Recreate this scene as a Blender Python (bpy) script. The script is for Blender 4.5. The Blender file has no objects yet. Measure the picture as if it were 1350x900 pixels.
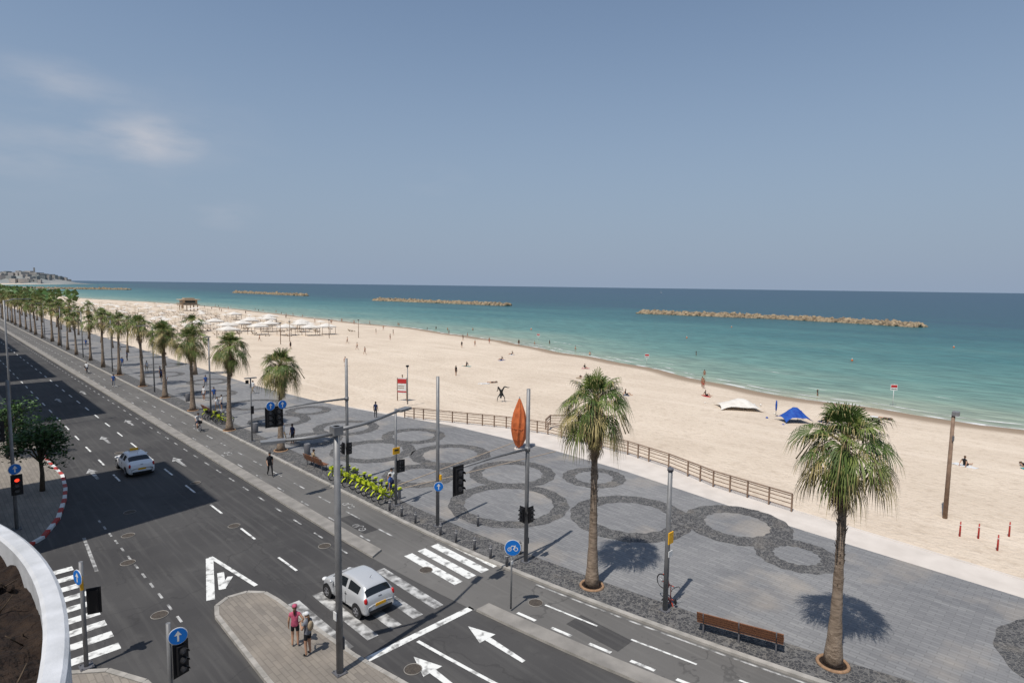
import bpy, bmesh, math, random
from mathutils import Vector, Matrix, noise as mnoise
random.seed(7)
scene=bpy.context.scene
col=scene.collection
PI=math.pi
# ------------------------------------------------------------------ materials
MATS={}
def newmat(name):
    m=bpy.data.materials.new(name); m.use_nodes=True
    nt=m.node_tree; return m,nt,nt.nodes['Principled BSDF']
def mat(name,c,rough=0.7,metal=0.0,c2=None,scale=5.0,detail=6.0,bump=0.0,bscale=None,spec=0.3,lo=0.35,hi=0.65,stretch=None,bdist=0.02):
    if name in MATS: return MATS[name]
    m,nt,b=newmat(name); N=nt.nodes; L=nt.links
    b.inputs['Roughness'].default_value=rough; b.inputs['Metallic'].default_value=metal
    b.inputs['Specular IOR Level'].default_value=spec
    b.inputs['Base Color'].default_value=(*c,1)
    tc=N.new('ShaderNodeTexCoord'); src=tc.outputs['Object']
    if stretch:
        mp=N.new('ShaderNodeMapping'); mp.inputs['Scale'].default_value=stretch; L.new(src,mp.inputs[0]); src=mp.outputs[0]
    if c2:
        n=N.new('ShaderNodeTexNoise'); n.inputs['Scale'].default_value=scale; n.inputs['Detail'].default_value=detail
        L.new(src,n.inputs['Vector'])
        mr=N.new('ShaderNodeMapRange'); mr.inputs[1].default_value=lo; mr.inputs[2].default_value=hi
        L.new(n.outputs[0],mr.inputs[0])
        mx=N.new('ShaderNodeMix'); mx.data_type='RGBA'; mx.inputs[6].default_value=(*c,1); mx.inputs[7].default_value=(*c2,1)
        L.new(mr.outputs[0],mx.inputs[0]); L.new(mx.outputs[2],b.inputs['Base Color'])
    if bump>0:
        n2=N.new('ShaderNodeTexNoise'); n2.inputs['Scale'].default_value=bscale or scale*3; n2.inputs['Detail'].default_value=5
        L.new(src,n2.inputs['Vector'])
        bp=N.new('ShaderNodeBump'); bp.inputs['Strength'].default_value=bump; bp.inputs['Distance'].default_value=bdist
        L.new(n2.outputs[0],bp.inputs['Height']); L.new(bp.outputs[0],b.inputs['Normal'])
    MATS[name]=m; return m
def layered(name,base,dark,light,extra='none',rough=0.85):
    """asphalt / paving: large patches + fine grain (+ paver or cobble pattern)"""
    m,nt,b=newmat(name); N=nt.nodes; L=nt.links
    b.inputs['Roughness'].default_value=rough; b.inputs['Specular IOR Level'].default_value=0.2
    tc=N.new('ShaderNodeTexCoord')
    def noise(s,d,st=None):
        n=N.new('ShaderNodeTexNoise'); n.inputs['Scale'].default_value=s; n.inputs['Detail'].default_value=d
        if st:
            mp=N.new('ShaderNodeMapping'); mp.inputs['Scale'].default_value=st; L.new(tc.outputs['Object'],mp.inputs[0]); L.new(mp.outputs[0],n.inputs['Vector'])
        else: L.new(tc.outputs['Object'],n.inputs['Vector'])
        return n.outputs[0]
    def rng(o,a,c,x=0.,y=1.):
        r=N.new('ShaderNodeMapRange'); r.inputs[1].default_value=a; r.inputs[2].default_value=c; r.inputs[3].default_value=x; r.inputs[4].default_value=y
        L.new(o,r.inputs[0]); return r.outputs[0]
    def mix(f,a,c,mode='MIX'):
        x=N.new('ShaderNodeMix'); x.data_type='RGBA'; x.blend_type=mode
        if isinstance(f,float): x.inputs[0].default_value=f
        else: L.new(f,x.inputs[0])
        for i,v in ((6,a),(7,c)):
            if isinstance(v,tuple): x.inputs[i].default_value=(*v,1)
            else: L.new(v,x.inputs[i])
        return x.outputs[2]
    c=mix(rng(noise(0.16,5),0.38,0.62),base,dark)
    c=mix(rng(noise(1.3,4,(3.0,0.12,1)),0.5,0.75,0,0.65),c,light)
    g=noise(38,3)
    c=mix(rng(g,0.3,0.7,0,0.4),c,dark)
    h=g
    if extra=='asphalt':
        vo=N.new('ShaderNodeTexVoronoi'); vo.feature='DISTANCE_TO_EDGE'; vo.inputs['Scale'].default_value=0.16
        ws=N.new('ShaderNodeTexNoise'); ws.inputs['Scale'].default_value=0.9; ws.inputs['Detail'].default_value=6; L.new(tc.outputs['Object'],ws.inputs['Vector'])
        vm=N.new('ShaderNodeVectorMath'); vm.operation='MULTIPLY_ADD'; vm.inputs[1].default_value=(2.6,2.6,0); L.new(ws.outputs[1],vm.inputs[0]); L.new(tc.outputs['Object'],vm.inputs[2]); L.new(vm.outputs[0],vo.inputs['Vector'])
        c=mix(rng(vo.outputs[0],0.003,0.008,0.35,0.0),c,(0.035,0.034,0.034))
        c=mix(rng(noise(2.6,3),0.64,0.76,0,0.4),c,(0.035,0.034,0.034))
        c=mix(rng(noise(0.9,6),0.6,0.72,0,0.3),c,light)
    if extra=='paver':
        br=N.new('ShaderNodeTexBrick'); br.inputs['Scale'].default_value=1.0
        br.inputs['Brick Width'].default_value=0.6; br.inputs['Row Height'].default_value=0.2
        br.inputs['Mortar Size'].default_value=0.02; br.inputs['Mortar Smooth'].default_value=0.3
        br.inputs['Color1'].default_value=(1,1,1,1); br.inputs['Color2'].default_value=(0.74,0.74,0.76,1); br.inputs['Mortar'].default_value=(0.6,0.6,0.6,1)
        mp=N.new('ShaderNodeMapping'); mp.inputs['Rotation'].default_value=(0,0,math.radians(90)); L.new(tc.outputs['Object'],mp.inputs[0]); L.new(mp.outputs[0],br.inputs[0])
        c=mix(0.75,c,br.outputs[0],'MULTIPLY')
        c=mix(rng(noise(0.25,7),0.54,0.72,0,0.45),c,(0.42,0.36,0.29))
        c=mix(rng(noise(3.5,3),0.66,0.76,0,0.35),c,(0.1,0.1,0.1))
    if extra=='cobble':
        vo=N.new('ShaderNodeTexVoronoi'); vo.feature='DISTANCE_TO_EDGE'; vo.inputs['Scale'].default_value=7
        L.new(tc.outputs['Object'],vo.inputs['Vector'])
        vc=N.new('ShaderNodeTexVoronoi'); vc.inputs['Scale'].default_value=7; L.new(tc.outputs['Object'],vc.inputs['Vector'])
        sp=N.new('ShaderNodeSeparateColor'); L.new(vc.outputs['Color'],sp.inputs[0])
        c=mix(rng(sp.outputs[0],0.6,1.0,0,0.8),c,(0.17,0.165,0.16))
        e=rng(vo.outputs[0],0.01,0.08)
        c=mix(e,(0.19,0.18,0.165),c); h=vo.outputs[0]
        c=mix(rng(noise(0.6,5),0.55,0.75,0,0.4),c,(0.26,0.23,0.19))
    bp=N.new('ShaderNodeBump'); bp.inputs['Strength'].default_value=0.35; bp.inputs['Distance'].default_value=0.01
    L.new(h,bp.inputs['Height']); L.new(bp.outputs[0],b.inputs['Normal'])
    L.new(c,b.inputs['Base Color']); MATS[name]=m; return m
M_asph=layered('asphalt',(0.082,0.079,0.077),(0.055,0.053,0.053),(0.12,0.116,0.11),'asphalt')
M_asph2=layered('asphalt_old',(0.155,0.148,0.14),(0.118,0.113,0.107),(0.19,0.183,0.172),'asphalt')
M_pave=layered('promenade_pavers',(0.265,0.262,0.258),(0.205,0.205,0.207),(0.32,0.315,0.305),'paver')
M_cob=layered('dark_cobbles',(0.068,0.069,0.072),(0.048,0.048,0.052),(0.1,0.1,0.1),'cobble')
M_side=layered('sidewalk_pavers',(0.30,0.265,0.225),(0.23,0.205,0.175),(0.36,0.325,0.28),'paver')
M_conc=mat('pale_concrete',(0.64,0.58,0.52),0.9,c2=(0.56,0.505,0.45),scale=0.8,bump=0.3,bscale=20)
M_kerb=mat('kerb_stone',(0.40,0.375,0.34),0.9,c2=(0.27,0.255,0.23),scale=2,bump=0.3,bscale=25)
M_sep=mat('separator_concrete',(0.30,0.28,0.255),0.9,c2=(0.21,0.197,0.18),scale=1.2,bump=0.3,bscale=25)
M_paint=mat('road_paint',(0.74,0.74,0.71),0.7,c2=(0.26,0.255,0.245),scale=3.0,detail=12,lo=0.50,hi=0.66)
M_paint2=mat('worn_road_paint',(0.52,0.515,0.5),0.7,c2=(0.13,0.127,0.123),scale=2.2,detail=14,lo=0.38,hi=0.6)
M_red=mat('red_paint',(0.5,0.04,0.03),0.6,c2=(0.35,0.06,0.05),scale=4)
M_white=mat('white_paint',(0.75,0.75,0.73),0.6,c2=(0.6,0.6,0.58),scale=4)
M_steel=mat('galvanised_steel',(0.26,0.26,0.26),0.5,0.3,c2=(0.19,0.19,0.195),scale=2)
M_dark=mat('black_plastic',(0.015,0.015,0.017),0.45)
M_rubber=mat('rubber',(0.02,0.02,0.02),0.85)
M_blue=mat('sign_blue',(0.01,0.16,0.55),0.4)
M_yel=mat('sign_yellow',(0.8,0.42,0.02),0.5)
M_wood=mat('bench_wood',(0.25,0.11,0.055),0.6,c2=(0.15,0.065,0.035),scale=6,stretch=(1,8,1))
M_fence=mat('fence_wood',(0.27,0.185,0.13),0.7,c2=(0.18,0.12,0.085),scale=3)
M_trunk=mat('palm_bark',(0.34,0.265,0.2),0.95,c2=(0.17,0.125,0.09),scale=4,bump=0.9,bscale=14,stretch=(1,1,3),bdist=0.05)
M_tr2=mat('tree_bark',(0.12,0.09,0.06),0.95,c2=(0.07,0.05,0.035),scale=5,bump=0.6)
M_g1=mat('palm_green',(0.085,0.125,0.028),0.6,c2=(0.05,0.085,0.018),scale=3)
M_g2=mat('palm_green_light',(0.165,0.2,0.05),0.6,c2=(0.10,0.14,0.035),scale=3)
M_g3=mat('palm_yellow',(0.38,0.31,0.14),0.7,c2=(0.26,0.22,0.09),scale=3)
M_dry=mat('palm_dry',(0.34,0.235,0.145),0.9,c2=(0.17,0.115,0.07),scale=3)
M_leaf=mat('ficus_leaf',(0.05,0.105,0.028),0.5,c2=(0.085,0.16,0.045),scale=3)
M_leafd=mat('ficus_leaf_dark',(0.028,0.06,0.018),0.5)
M_rock=mat('breakwater_rock',(0.36,0.28,0.18),0.95,c2=(0.15,0.115,0.08),scale=0.5,bump=0.5,bscale=2,bdist=0.3)
M_canvas=mat('white_canvas',(0.72,0.68,0.62),0.8,c2=(0.6,0.56,0.5),scale=1.5)
M_beige=mat('beige_canvas',(0.52,0.42,0.31),0.85,c2=(0.4,0.32,0.23),scale=1)
M_tanwood=mat('weathered_timber',(0.46,0.35,0.24),0.85,c2=(0.34,0.25,0.17),scale=1)
M_orange=mat('orange_fabric',(0.62,0.165,0.05),0.7,c2=(0.45,0.11,0.035),scale=2)
M_sky_blue=mat('blue_fabric',(0.01,0.045,0.28),0.7,c2=(0.02,0.09,0.36),scale=3)
M_soil=mat('soil',(0.015,0.009,0.007),1.0,c2=(0.038,0.024,0.016),scale=9,detail=10,bump=1.0,bscale=22,bdist=0.08)
M_plaster=mat('white_plaster',(0.6,0.61,0.63),0.8,c2=(0.44,0.45,0.46),scale=4,bump=0.15,bscale=60)
M_facade=mat('building_facade',(0.55,0.5,0.43),0.9,c2=(0.45,0.41,0.36),scale=0.6)
M_glass=mat('dark_glass',(0.012,0.015,0.018),0.06,spec=0.6)
M_silver=mat('silver_car_paint',(0.56,0.57,0.58),0.28,0.3,spec=0.5)
M_whitecar=mat('white_car_paint',(0.78,0.78,0.78),0.25,spec=0.5)
M_tail=mat('tail_lamp',(0.45,0.01,0.01),0.25,spec=0.5)
M_lens=mat('lamp_lens',(0.7,0.7,0.7),0.15,spec=0.6)
M_alloy=mat('alloy',(0.4,0.4,0.42),0.35,0.7)
M_lime=mat('lime_bike_paint',(0.5,0.58,0.03),0.45)
M_bred=mat('red_bike_paint',(0.45,0.08,0.05),0.4)
M_grey=mat('grey_paint',(0.12,0.12,0.13),0.5)
M_bronze=mat('dark_bronze',(0.03,0.033,0.035),0.45,0.5)
M_iron=mat('manhole_iron',(0.05,0.042,0.036),0.8,c2=(0.09,0.075,0.06),scale=14)
M_brickring=mat('tree_pit_brick',(0.36,0.22,0.13),0.9,c2=(0.24,0.15,0.09),scale=8)
M_tanline=mat('tan_channel',(0.38,0.3,0.22),0.9,c2=(0.3,0.24,0.18),scale=3)
m,nt,b=newmat('red_signal'); b.inputs['Base Color'].default_value=(0.6,0.02,0.01,1); b.inputs['Emission Color'].default_value=(1,0.05,0.02,1); b.inputs['Emission Strength'].default_value=1.6; M_redlight=m
# ------------------------------------------------------------------ mesh builder
class MB:
    def __init__(s): s.v=[];s.f=[];s.m=[];s.mats=[];s.sm=[]
    def mi(s,m):
        if m not in s.mats: s.mats.append(m)
        return s.mats.index(m)
    def add(s,vs,fs,m,smooth=False):
        o=len(s.v); s.v+= [tuple(v) for v in vs]; k=s.mi(m)
        for f in fs: s.f.append([i+o for i in f]); s.m.append(k); s.sm.append(smooth)
    def box(s,c,d,m,rot=None):
        vs=[]
        for x in(-.5,.5):
            for y in(-.5,.5):
                for z in(-.5,.5):
                    p=Vector((x*d[0],y*d[1],z*d[2]))
                    if rot: p=rot@p
                    vs.append(p+Vector(c))
        s.add(vs,[(0,1,3,2),(4,6,7,5),(0,4,5,1),(2,3,7,6),(0,2,6,4),(1,5,7,3)],m)
    def path(s,pts,rs,m,n=8,caps=True,smooth=True):
        pts=[Vector(p) for p in pts]; vs=[];fs=[]
        up=None
        for i,p in enumerate(pts):
            if i==0: t=pts[1]-p
            elif i==len(pts)-1: t=p-pts[i-1]
            else: t=pts[i+1]-pts[i-1]
            t.normalize()
            if up is None: up=Vector((1,0,0)) if abs(t.x)<0.8 else Vector((0,1,0))
            a=t.cross(up).normalized(); up2=a.cross(t).normalized(); up=up2
            r=rs[i] if isinstance(rs,(list,tuple)) else rs
            for k in range(n):
                an=2*PI*k/n; vs.append(p+a*math.cos(an)*r+up2*math.sin(an)*r)
        for i in range(len(pts)-1):
            for k in range(n):
                fs.append((i*n+k,i*n+(k+1)%n,(i+1)*n+(k+1)%n,(i+1)*n+k))
        s.add(vs,fs,m,smooth)
        if caps:
            o=len(s.v)-len(vs); k=s.mi(m)
            s.f.append([o+j for j in range(n)][::-1]); s.m.append(k); s.sm.append(False)
            s.f.append([o+(len(pts)-1)*n+j for j in range(n)]); s.m.append(k); s.sm.append(False)
    def tube(s,a,b,r,m,n=8,r2=None): s.path([a,b],[r,r if r2 is None else r2],m,n)
    def sphere(s,c,r,m,n=10,k=7,smooth=True,rot=None):
        if not isinstance(r,(tuple,list)): r=(r,r,r)
        vs=[];fs=[]
        for i in range(k+1):
            th=PI*i/k
            for j in range(n):
                ph=2*PI*j/n; p=Vector((r[0]*math.sin(th)*math.cos(ph),r[1]*math.sin(th)*math.sin(ph),r[2]*math.cos(th)))
                if rot: p=rot@p
                vs.append(p+Vector(c))
        for i in range(k):
            for j in range(n): fs.append((i*n+j,(i+1)*n+j,(i+1)*n+(j+1)%n,i*n+(j+1)%n))
        s.add(vs,fs,m,smooth)
    def torus(s,c,R,r,m,n=20,k=6,axis='x'):
        vs=[];fs=[]
        for i in range(n):
            a=2*PI*i/n
            for j in range(k):
                b=2*PI*j/k; q=R+r*math.cos(b); p=(r*math.sin(b),q*math.cos(a),q*math.sin(a))
                if axis=='z': p=(p[1],p[2],p[0])
                if axis=='y': p=(p[1],p[0],p[2])
                vs.append(Vector(p)+Vector(c))
        for i in range(n):
            for j in range(k): fs.append((i*k+j,((i+1)%n)*k+j,((i+1)%n)*k+(j+1)%k,i*k+(j+1)%k))
        s.add(vs,fs,m,True)
    def disc(s,c,axis,r,t,m,n=20):
        a=Vector(axis).normalized(); c=Vector(c); s.path([c-a*t/2,c+a*t/2],[r,r],m,n,smooth=False)
    def prism(s,pts,z0,z1,m,ms=None):
        n=len(pts); vs=[(p[0],p[1],z0) for p in pts]+[(p[0],p[1],z1) for p in pts]
        s.add(vs,[tuple(range(n,2*n))],m)
        s.add(vs,[(i,(i+1)%n,n+(i+1)%n,n+i) for i in range(n)],ms or m)
    def mesh(s,name):
        me=bpy.data.meshes.new(name); me.from_pydata(s.v,[],s.f)
        for x in s.mats: me.materials.append(x)
        me.polygons.foreach_set('material_index',s.m); me.polygons.foreach_set('use_smooth',s.sm); me.update(); return me
    def obj(s,name,loc=(0,0,0),rz=0,parent=None):
        return place(s.mesh(name),name,loc,rz,parent)
def place(me,name,loc=(0,0,0),rz=0,parent=None,sc=1.0,rot=None):
    o=bpy.data.objects.new(name,me); col.objects.link(o); o.location=loc
    o.rotation_euler=rot if rot else (0,0,rz); o.scale=(sc,sc,sc)
    if parent: o.parent=parent
    return o
def interp(t,y):
    if y<=t[0][0]: return t[0][1]
    for (a,b),(c,d) in zip(t,t[1:]):
        if y<=c: 
            u=(y-a)/(c-a); return b+(d-b)*u
    return t[-1][1]
def bend(y):
    if y>=30: return 0.0
    if y>=0: return 0.0045*(30-y)**2
    return 4.05-0.27*y
Et=[(-60,30),(1.7,35),(12,35.6),(25,37.3),(33,37.6),(45,36.8),(55,34.5),(65,32.7),(80,31.5),(900,31)]
E2t=[(-60,32),(1.7,37.2),(12,38.3),(18.6,39.2),(23,40.7),(27.3,41.5),(36.3,41.6),(40.7,40.4),(51,35.6),(56,34.5),(65,32.8),(80,31.6),(900,31.1)]
St=[(-20000,90),(5,90),(17,90),(38,93),(58.5,100.5),(108,115.5),(173,128),(235,128),(398,136),(523,127),(652,101),(1000,105),(2400,160),(2800,420),(2950,450),(3200,300),(3800,200),(40000,200)]
def E(y): return interp(Et,y)
def E2(y): return interp(E2t,y)
def S(y): return interp(St,y)+ (0.9*math.sin(y*0.11)+0.6*math.sin(y*0.31+1) if -50<y<700 else 0)
def bz(x,y):
    e=E2(y);s_=S(y)
    if x<=e: return 0.09
    u=(x-e)/(s_-e)
    return 0.09-2.09*u**0.85
SEA=-2.0
def ys(a,b,near=1.0):
    out=[a];y=a
    while y<b:
        st=max(near,abs(y)*0.05) if y>30 or y<-30 else near
        y=min(b,y+st); out.append(y)
    return out
def strip(mb,xa,xb,y0,y1,z,m,step=1.0,bendit=True,h=None):
    fa=xa if callable(xa) else (lambda y:xa+(bend(y) if bendit else 0))
    fb=xb if callable(xb) else (lambda y:xb+(bend(y) if bendit else 0))
    Y=ys(y0,y1,step); vs=[];fs=[]
    if h is None:
        for y in Y: vs+=[(fa(y),y,z),(fb(y),y,z)]
        for i in range(len(Y)-1): fs.append((2*i,2*i+1,2*i+3,2*i+2))
    else:
        for y in Y: vs+=[(fa(y),y,z),(fa(y),y,z+h),(fb(y),y,z+h),(fb(y),y,z)]
        for i in range(len(Y)-1):
            for k in range(3): fs.append((4*i+k,4*i+k+1,4*i+k+5,4*i+k+4))
        fs.append((0,3,2,1)); n=4*(len(Y)-1); fs.append((n,n+1,n+2,n+3))
    mb.add(vs,fs,m)
# ------------------------------------------------------------------ ground sheet
Yr=[-20000,-5000,-1000,-300,-100,-50]+[ -50+2.5*i for i in range(1,80)]+[150+10*i for i in range(1,55)]+[740,800,900,1000,1200,1500,1800,2100,2400,2600,2700,2800,2870,2950,3100,3200,3500,3800,5000,10000,25000]
Yr=sorted(set(Yr))
def mat_sand():
    m,nt,b=newmat('sand'); N=nt.nodes;L=nt.links
    b.inputs['Roughness'].default_value=0.95; b.inputs['Specular IOR Level'].default_value=0.1
    tc=N.new('ShaderNodeTexCoord')
    def nz(s,d,st=None):
        n=N.new('ShaderNodeTexNoise'); n.inputs['Scale'].default_value=s; n.inputs['Detail'].default_value=d
        if st:
            mp=N.new('ShaderNodeMapping'); mp.inputs['Scale'].default_value=st; mp.inputs['Rotation'].default_value=(0,0,.25); L.new(tc.outputs['Object'],mp.inputs[0]); L.new(mp.outputs[0],n.inputs['Vector'])
        else: L.new(tc.outputs['Object'],n.inputs['Vector'])
        return n
    def mixr(f,a,c2,x0,x1,amt):
        mr=N.new('ShaderNodeMapRange'); mr.inputs[1].default_value=x0; mr.inputs[2].default_value=x1; mr.inputs[4].default_value=amt; L.new(f,mr.inputs[0])
        mx=N.new('ShaderNodeMix'); mx.data_type='RGBA'; L.new(mr.outputs[0],mx.inputs[0]); mx.inputs[7].default_value=(*c2,1)
        if isinstance(a,tuple): mx.inputs[6].default_value=(*a,1)
        else: L.new(a,mx.inputs[6])
        return mx.outputs[2]
    c=mixr(nz(0.1,8).outputs[0],(0.67,0.565,0.45),(0.59,0.49,0.385),0.35,0.65,1)
    c=mixr(nz(1.4,7).outputs[0],c,(0.46,0.37,0.28),0.5,0.75,0.65)
    c=mixr(nz(0.5,6,(1,0.08,1)).outputs[0],c,(0.72,0.615,0.5),0.52,0.7,0.6)
    c=mixr(nz(7,3).outputs[0],c,(0.43,0.345,0.26),0.55,0.72,0.5)
    at=N.new('ShaderNodeAttribute'); at.attribute_name='wet'
    mx2=N.new('ShaderNodeMix'); mx2.data_type='RGBA'; mx2.inputs[7].default_value=(0.28,0.21,0.15,1); L.new(at.outputs['Fac'],mx2.inputs[0]); L.new(c,mx2.inputs[6])
    L.new(mx2.outputs[2],b.inputs['Base Color'])
    v=nz(2.6,5)
    bp=N.new('ShaderNodeBump'); bp.inputs['Strength'].default_value=1.0; bp.inputs['Distance'].default_value=0.16; L.new(v.outputs[0],bp.inputs['Height']); L.new(bp.outputs[0],b.inputs['Normal'])
    return m
M_sand=mat_sand()
M_land=mat('bare_ground',(0.2,0.18,0.15),0.95,c2=(0.12,0.12,0.1),scale=0.02)
vs=[];fs=[];mi=[];wet=[]
fr=[0,0.03,0.08,0.15,0.25,0.35,0.45,0.55,0.65,0.75,0.83,0.9]
for y in Yr:
    e=E2(y)-0.3;s_=S(y)
    row=[(-20000,-0.05),(-300,-0.05),(10,-0.05),(e-0.4,-0.05),(e,0.05)]
    row+=[(e+(s_-e)*u+0.001,bz(e+(s_-e)*u,y)) for u in fr[1:]]
    row+=[(s_-5,bz(s_-5,y)),(s_-3,bz(s_-3,y)),(s_-1,bz(s_-1,y)),(s_,SEA),(s_+4,SEA-0.25),(s_+60,SEA-2),(s_+400,SEA-5),(25000,-9)]
    nr=len(row)
    for j,(x,z) in enumerate(row):
        vs.append((x,y,z)); dd=s_-x
        wet.append(0 if x<e+1 else max(0,min(1,(5.2-dd)/2.5)))
for i in range(len(Yr)-1):
    for j in range(nr-1):
        fs.append((i*nr+j,i*nr+j+1,(i+1)*nr+j+1,(i+1)*nr+j)); mi.append(0 if j<3 else 1)
me=bpy.data.meshes.new('ground'); me.from_pydata(vs,[],fs); me.materials.append(M_land); me.materials.append(M_sand)
me.polygons.foreach_set('material_index',mi)
a=me.attributes.new('wet','FLOAT','POINT'); a.data.foreach_set('value',wet); me.update()
for p in me.polygons: p.use_smooth=True
place(me,'ground')
# ------------------------------------------------------------------ sea
m,nt,b=newmat('sea_water'); N=nt.nodes;L=nt.links
b.inputs['Roughness'].default_value=0.3; b.inputs['Specular IOR Level'].default_value=0.13
tc=N.new('ShaderNodeTexCoord'); at=N.new('ShaderNodeAttribute'); at.attribute_name='shore'
n=N.new('ShaderNodeTexNoise'); n.inputs['Scale'].default_value=0.02; n.inputs['Detail'].default_value=6
mp=N.new('ShaderNodeMapping'); mp.inputs['Scale'].default_value=(1.6,0.5,1); L.new(tc.outputs['Object'],mp.inputs[0]); L.new(mp.outputs[0],n.inputs['Vector'])
ma=N.new('ShaderNodeMath'); ma.operation='MULTIPLY_ADD'; ma.inputs[1].default_value=0.4; ma.inputs[2].default_value=-0.2; L.new(n.outputs[0],ma.inputs[0])
ad=N.new('ShaderNodeMath'); ad.operation='ADD'; L.new(at.outputs['Fac'],ad.inputs[0]); L.new(ma.outputs[0],ad.inputs[1])
cr=N.new('ShaderNodeValToRGB'); L.new(ad.outputs[0],cr.inputs[0])
stops=[(0.0,(0.34,0.35,0.25)),(0.1,(0.22,0.305,0.225)),(0.27,(0.105,0.225,0.185)),(0.48,(0.038,0.145,0.135)),(0.62,(0.014,0.09,0.096)),(0.8,(0.008,0.054,0.075)),(1.0,(0.008,0.043,0.077))]
el=cr.color_ramp.elements
el[0].position=stops[0][0]; el[0].color=(*stops[0][1],1); el[1].position=1.0; el[1].color=(*stops[-1][1],1)
for p,c in stops[1:-1]:
    e=el.new(p); e.color=(*c,1)
n3=N.new('ShaderNodeTexNoise'); n3.inputs['Scale'].default_value=0.35; n3.inputs['Detail'].default_value=9
mp3=N.new('ShaderNodeMapping'); mp3.inputs['Scale'].default_value=(2.2,0.6,1); L.new(tc.outputs['Object'],mp3.inputs[0]); L.new(mp3.outputs[0],n3.inputs['Vector'])
mr3=N.new('ShaderNodeMapRange'); mr3.inputs[1].default_value=0.35; mr3.inputs[2].default_value=0.7; mr3.inputs[3].default_value=0.72; mr3.inputs[4].default_value=1.3; L.new(n3.outputs[0],mr3.inputs[0])
hm=N.new('ShaderNodeVectorMath'); hm.operation='SCALE'; L.new(cr.outputs[0],hm.inputs[0]); L.new(mr3.outputs[0],hm.inputs['Scale'])
L.new(hm.outputs[0],b.inputs['Base Color'])
bp=N.new('ShaderNodeBump'); bp.inputs['Strength'].default_value=0.7; bp.inputs['Distance'].default_value=0.3; L.new(n3.outputs[0],bp.inputs['Height']); L.new(bp.outputs[0],b.inputs['Normal'])
M_sea=m
ds=[-3,0,3,7,12,20,30,45,65,90,120,160,210,270,350,500,800,1500,3000,8000,25000]
def shoreval(d): return interp([(-3,0.0),(0,0.02),(12,0.12),(35,0.27),(70,0.4),(130,0.54),(200,0.64),(260,0.76),(400,0.87),(1500,1.0)],d)
vs=[];fs=[];sv=[]
for y in Yr:
    s_=S(y)
    for d in ds: vs.append((s_+d,y,SEA)); sv.append(shoreval(d))
nr=len(ds)
for i in range(len(Yr)-1):
    for j in range(nr-1): fs.append((i*nr+j,i*nr+j+1,(i+1)*nr+j+1,(i+1)*nr+j))
me=bpy.data.meshes.new('sea'); me.from_pydata(vs,[],fs); me.materials.append(M_sea)
a=me.attributes.new('shore','FLOAT','POINT'); a.data.foreach_set('value',sv); me.update(); place(me,'sea')
# foam
m,nt,b=newmat('sea_foam'); N=nt.nodes;L=nt.links
b.inputs['Base Color'].default_value=(0.8,0.8,0.78,1); b.inputs['Roughness'].default_value=0.9
tc=N.new('ShaderNodeTexCoord'); n=N.new('ShaderNodeTexNoise'); n.inputs['Scale'].default_value=0.35; n.inputs['Detail'].default_value=8; L.new(tc.outputs['Object'],n.inputs['Vector'])
mr=N.new('ShaderNodeMapRange'); mr.inputs[1].default_value=0.42; mr.inputs[2].default_value=0.62; mr.inputs[4].default_value=0.75; L.new(n.outputs[0],mr.inputs[0]); L.new(mr.outputs[0],b.inputs['Alpha'])
M_foam=m
mb=MB()
Y=[-40+1.5*i for i in range(int(480/1.5))]
def fstrip(off,w,y0,y1,z):
    vs=[];fs=[]
    Y2=[y for y in Y if y0<=y<=y1]
    for i,y in enumerate(Y2):
        e=min(1,i/4,(len(Y2)-1-i)/4); o=off+0.7*mnoise.noise((y*0.15,off,0)); ww=w*e*(0.6+0.7*abs(mnoise.noise((y*0.3,off,5))))
        vs+=[(S(y)+o-ww/2,y,z),(S(y)+o+ww/2,y,z)]
    for i in range(len(Y2)-1): fs.append((2*i,2*i+1,2*i+3,2*i+2))
    mb.add(vs,fs,M_foam)
fstrip(0.5,1.3,-40,400,SEA+0.02)
fstrip(3.5,0.8,-30,120,SEA+0.024)
fstrip(11,0.9,26,36,SEA+0.024); fstrip(8,0.8,60,80,SEA+0.024); fstrip(14,0.8,95,118,SEA+0.024); fstrip(22,1.0,40,50,SEA+0.024); fstrip(7,0.9,-10,10,SEA+0.024); fstrip(18,0.7,12,20,SEA+0.024)
mb.obj('sea_foam')
# ------------------------------------------------------------------ road, cycle path, promenade
mb=MB(); strip(mb,-14,lambda y:15.6+bend(y),-60,900,0.0,M_asph,2.0); mb.obj('road')
mb=MB(); strip(mb,15.6,19.35,-60,900,0.006,M_asph2,2.0)
mb.obj('cycle_path')
mb=MB()
mb.prism([(x+bend(y),y) for x,y in [(15.6,25.6)]+[(15.6,26+i*3) for i in range(0,300)]]+[(16.4+bend(y),y) for y in [26+i*3 for i in range(299,-1,-1)]],0.0,0.11,M_sep,M_kerb)
mb.obj('separator_kerb')
mb=MB()
Yn=[18.2-i*1.5 for i in range(0,50)]
mb.prism([(15.62+bend(y),y) for y in Yn]+[(16.35+bend(y),y) for y in Yn[::-1]],0.0,0.11,M_sep,M_kerb)
mb.obj('separator_kerb')
mb=MB(); strip(mb,19.35,19.6,-60,900,-0.02,M_kerb,1.5,h=0.125); mb.obj('promenade_kerb')
mb=MB(); strip(mb,19.6,lambda y:E(y),-60,900,0.1,M_pave,1.5); strip(mb,lambda y:E(y),lambda y:E2(y),-60,60,0.101,M_conc,1.5)
strip(mb,lambda y:E2(y)-0.02,lambda y:E2(y)+0.15,-60,60,-0.3,M_conc,1.5,h=0.42)
mb.obj('promenade')
mb=MB(); strip(mb,19.62,21.3,-60,400,0.104,M_cob,1.5); mb.obj('cobble_edging')
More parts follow.
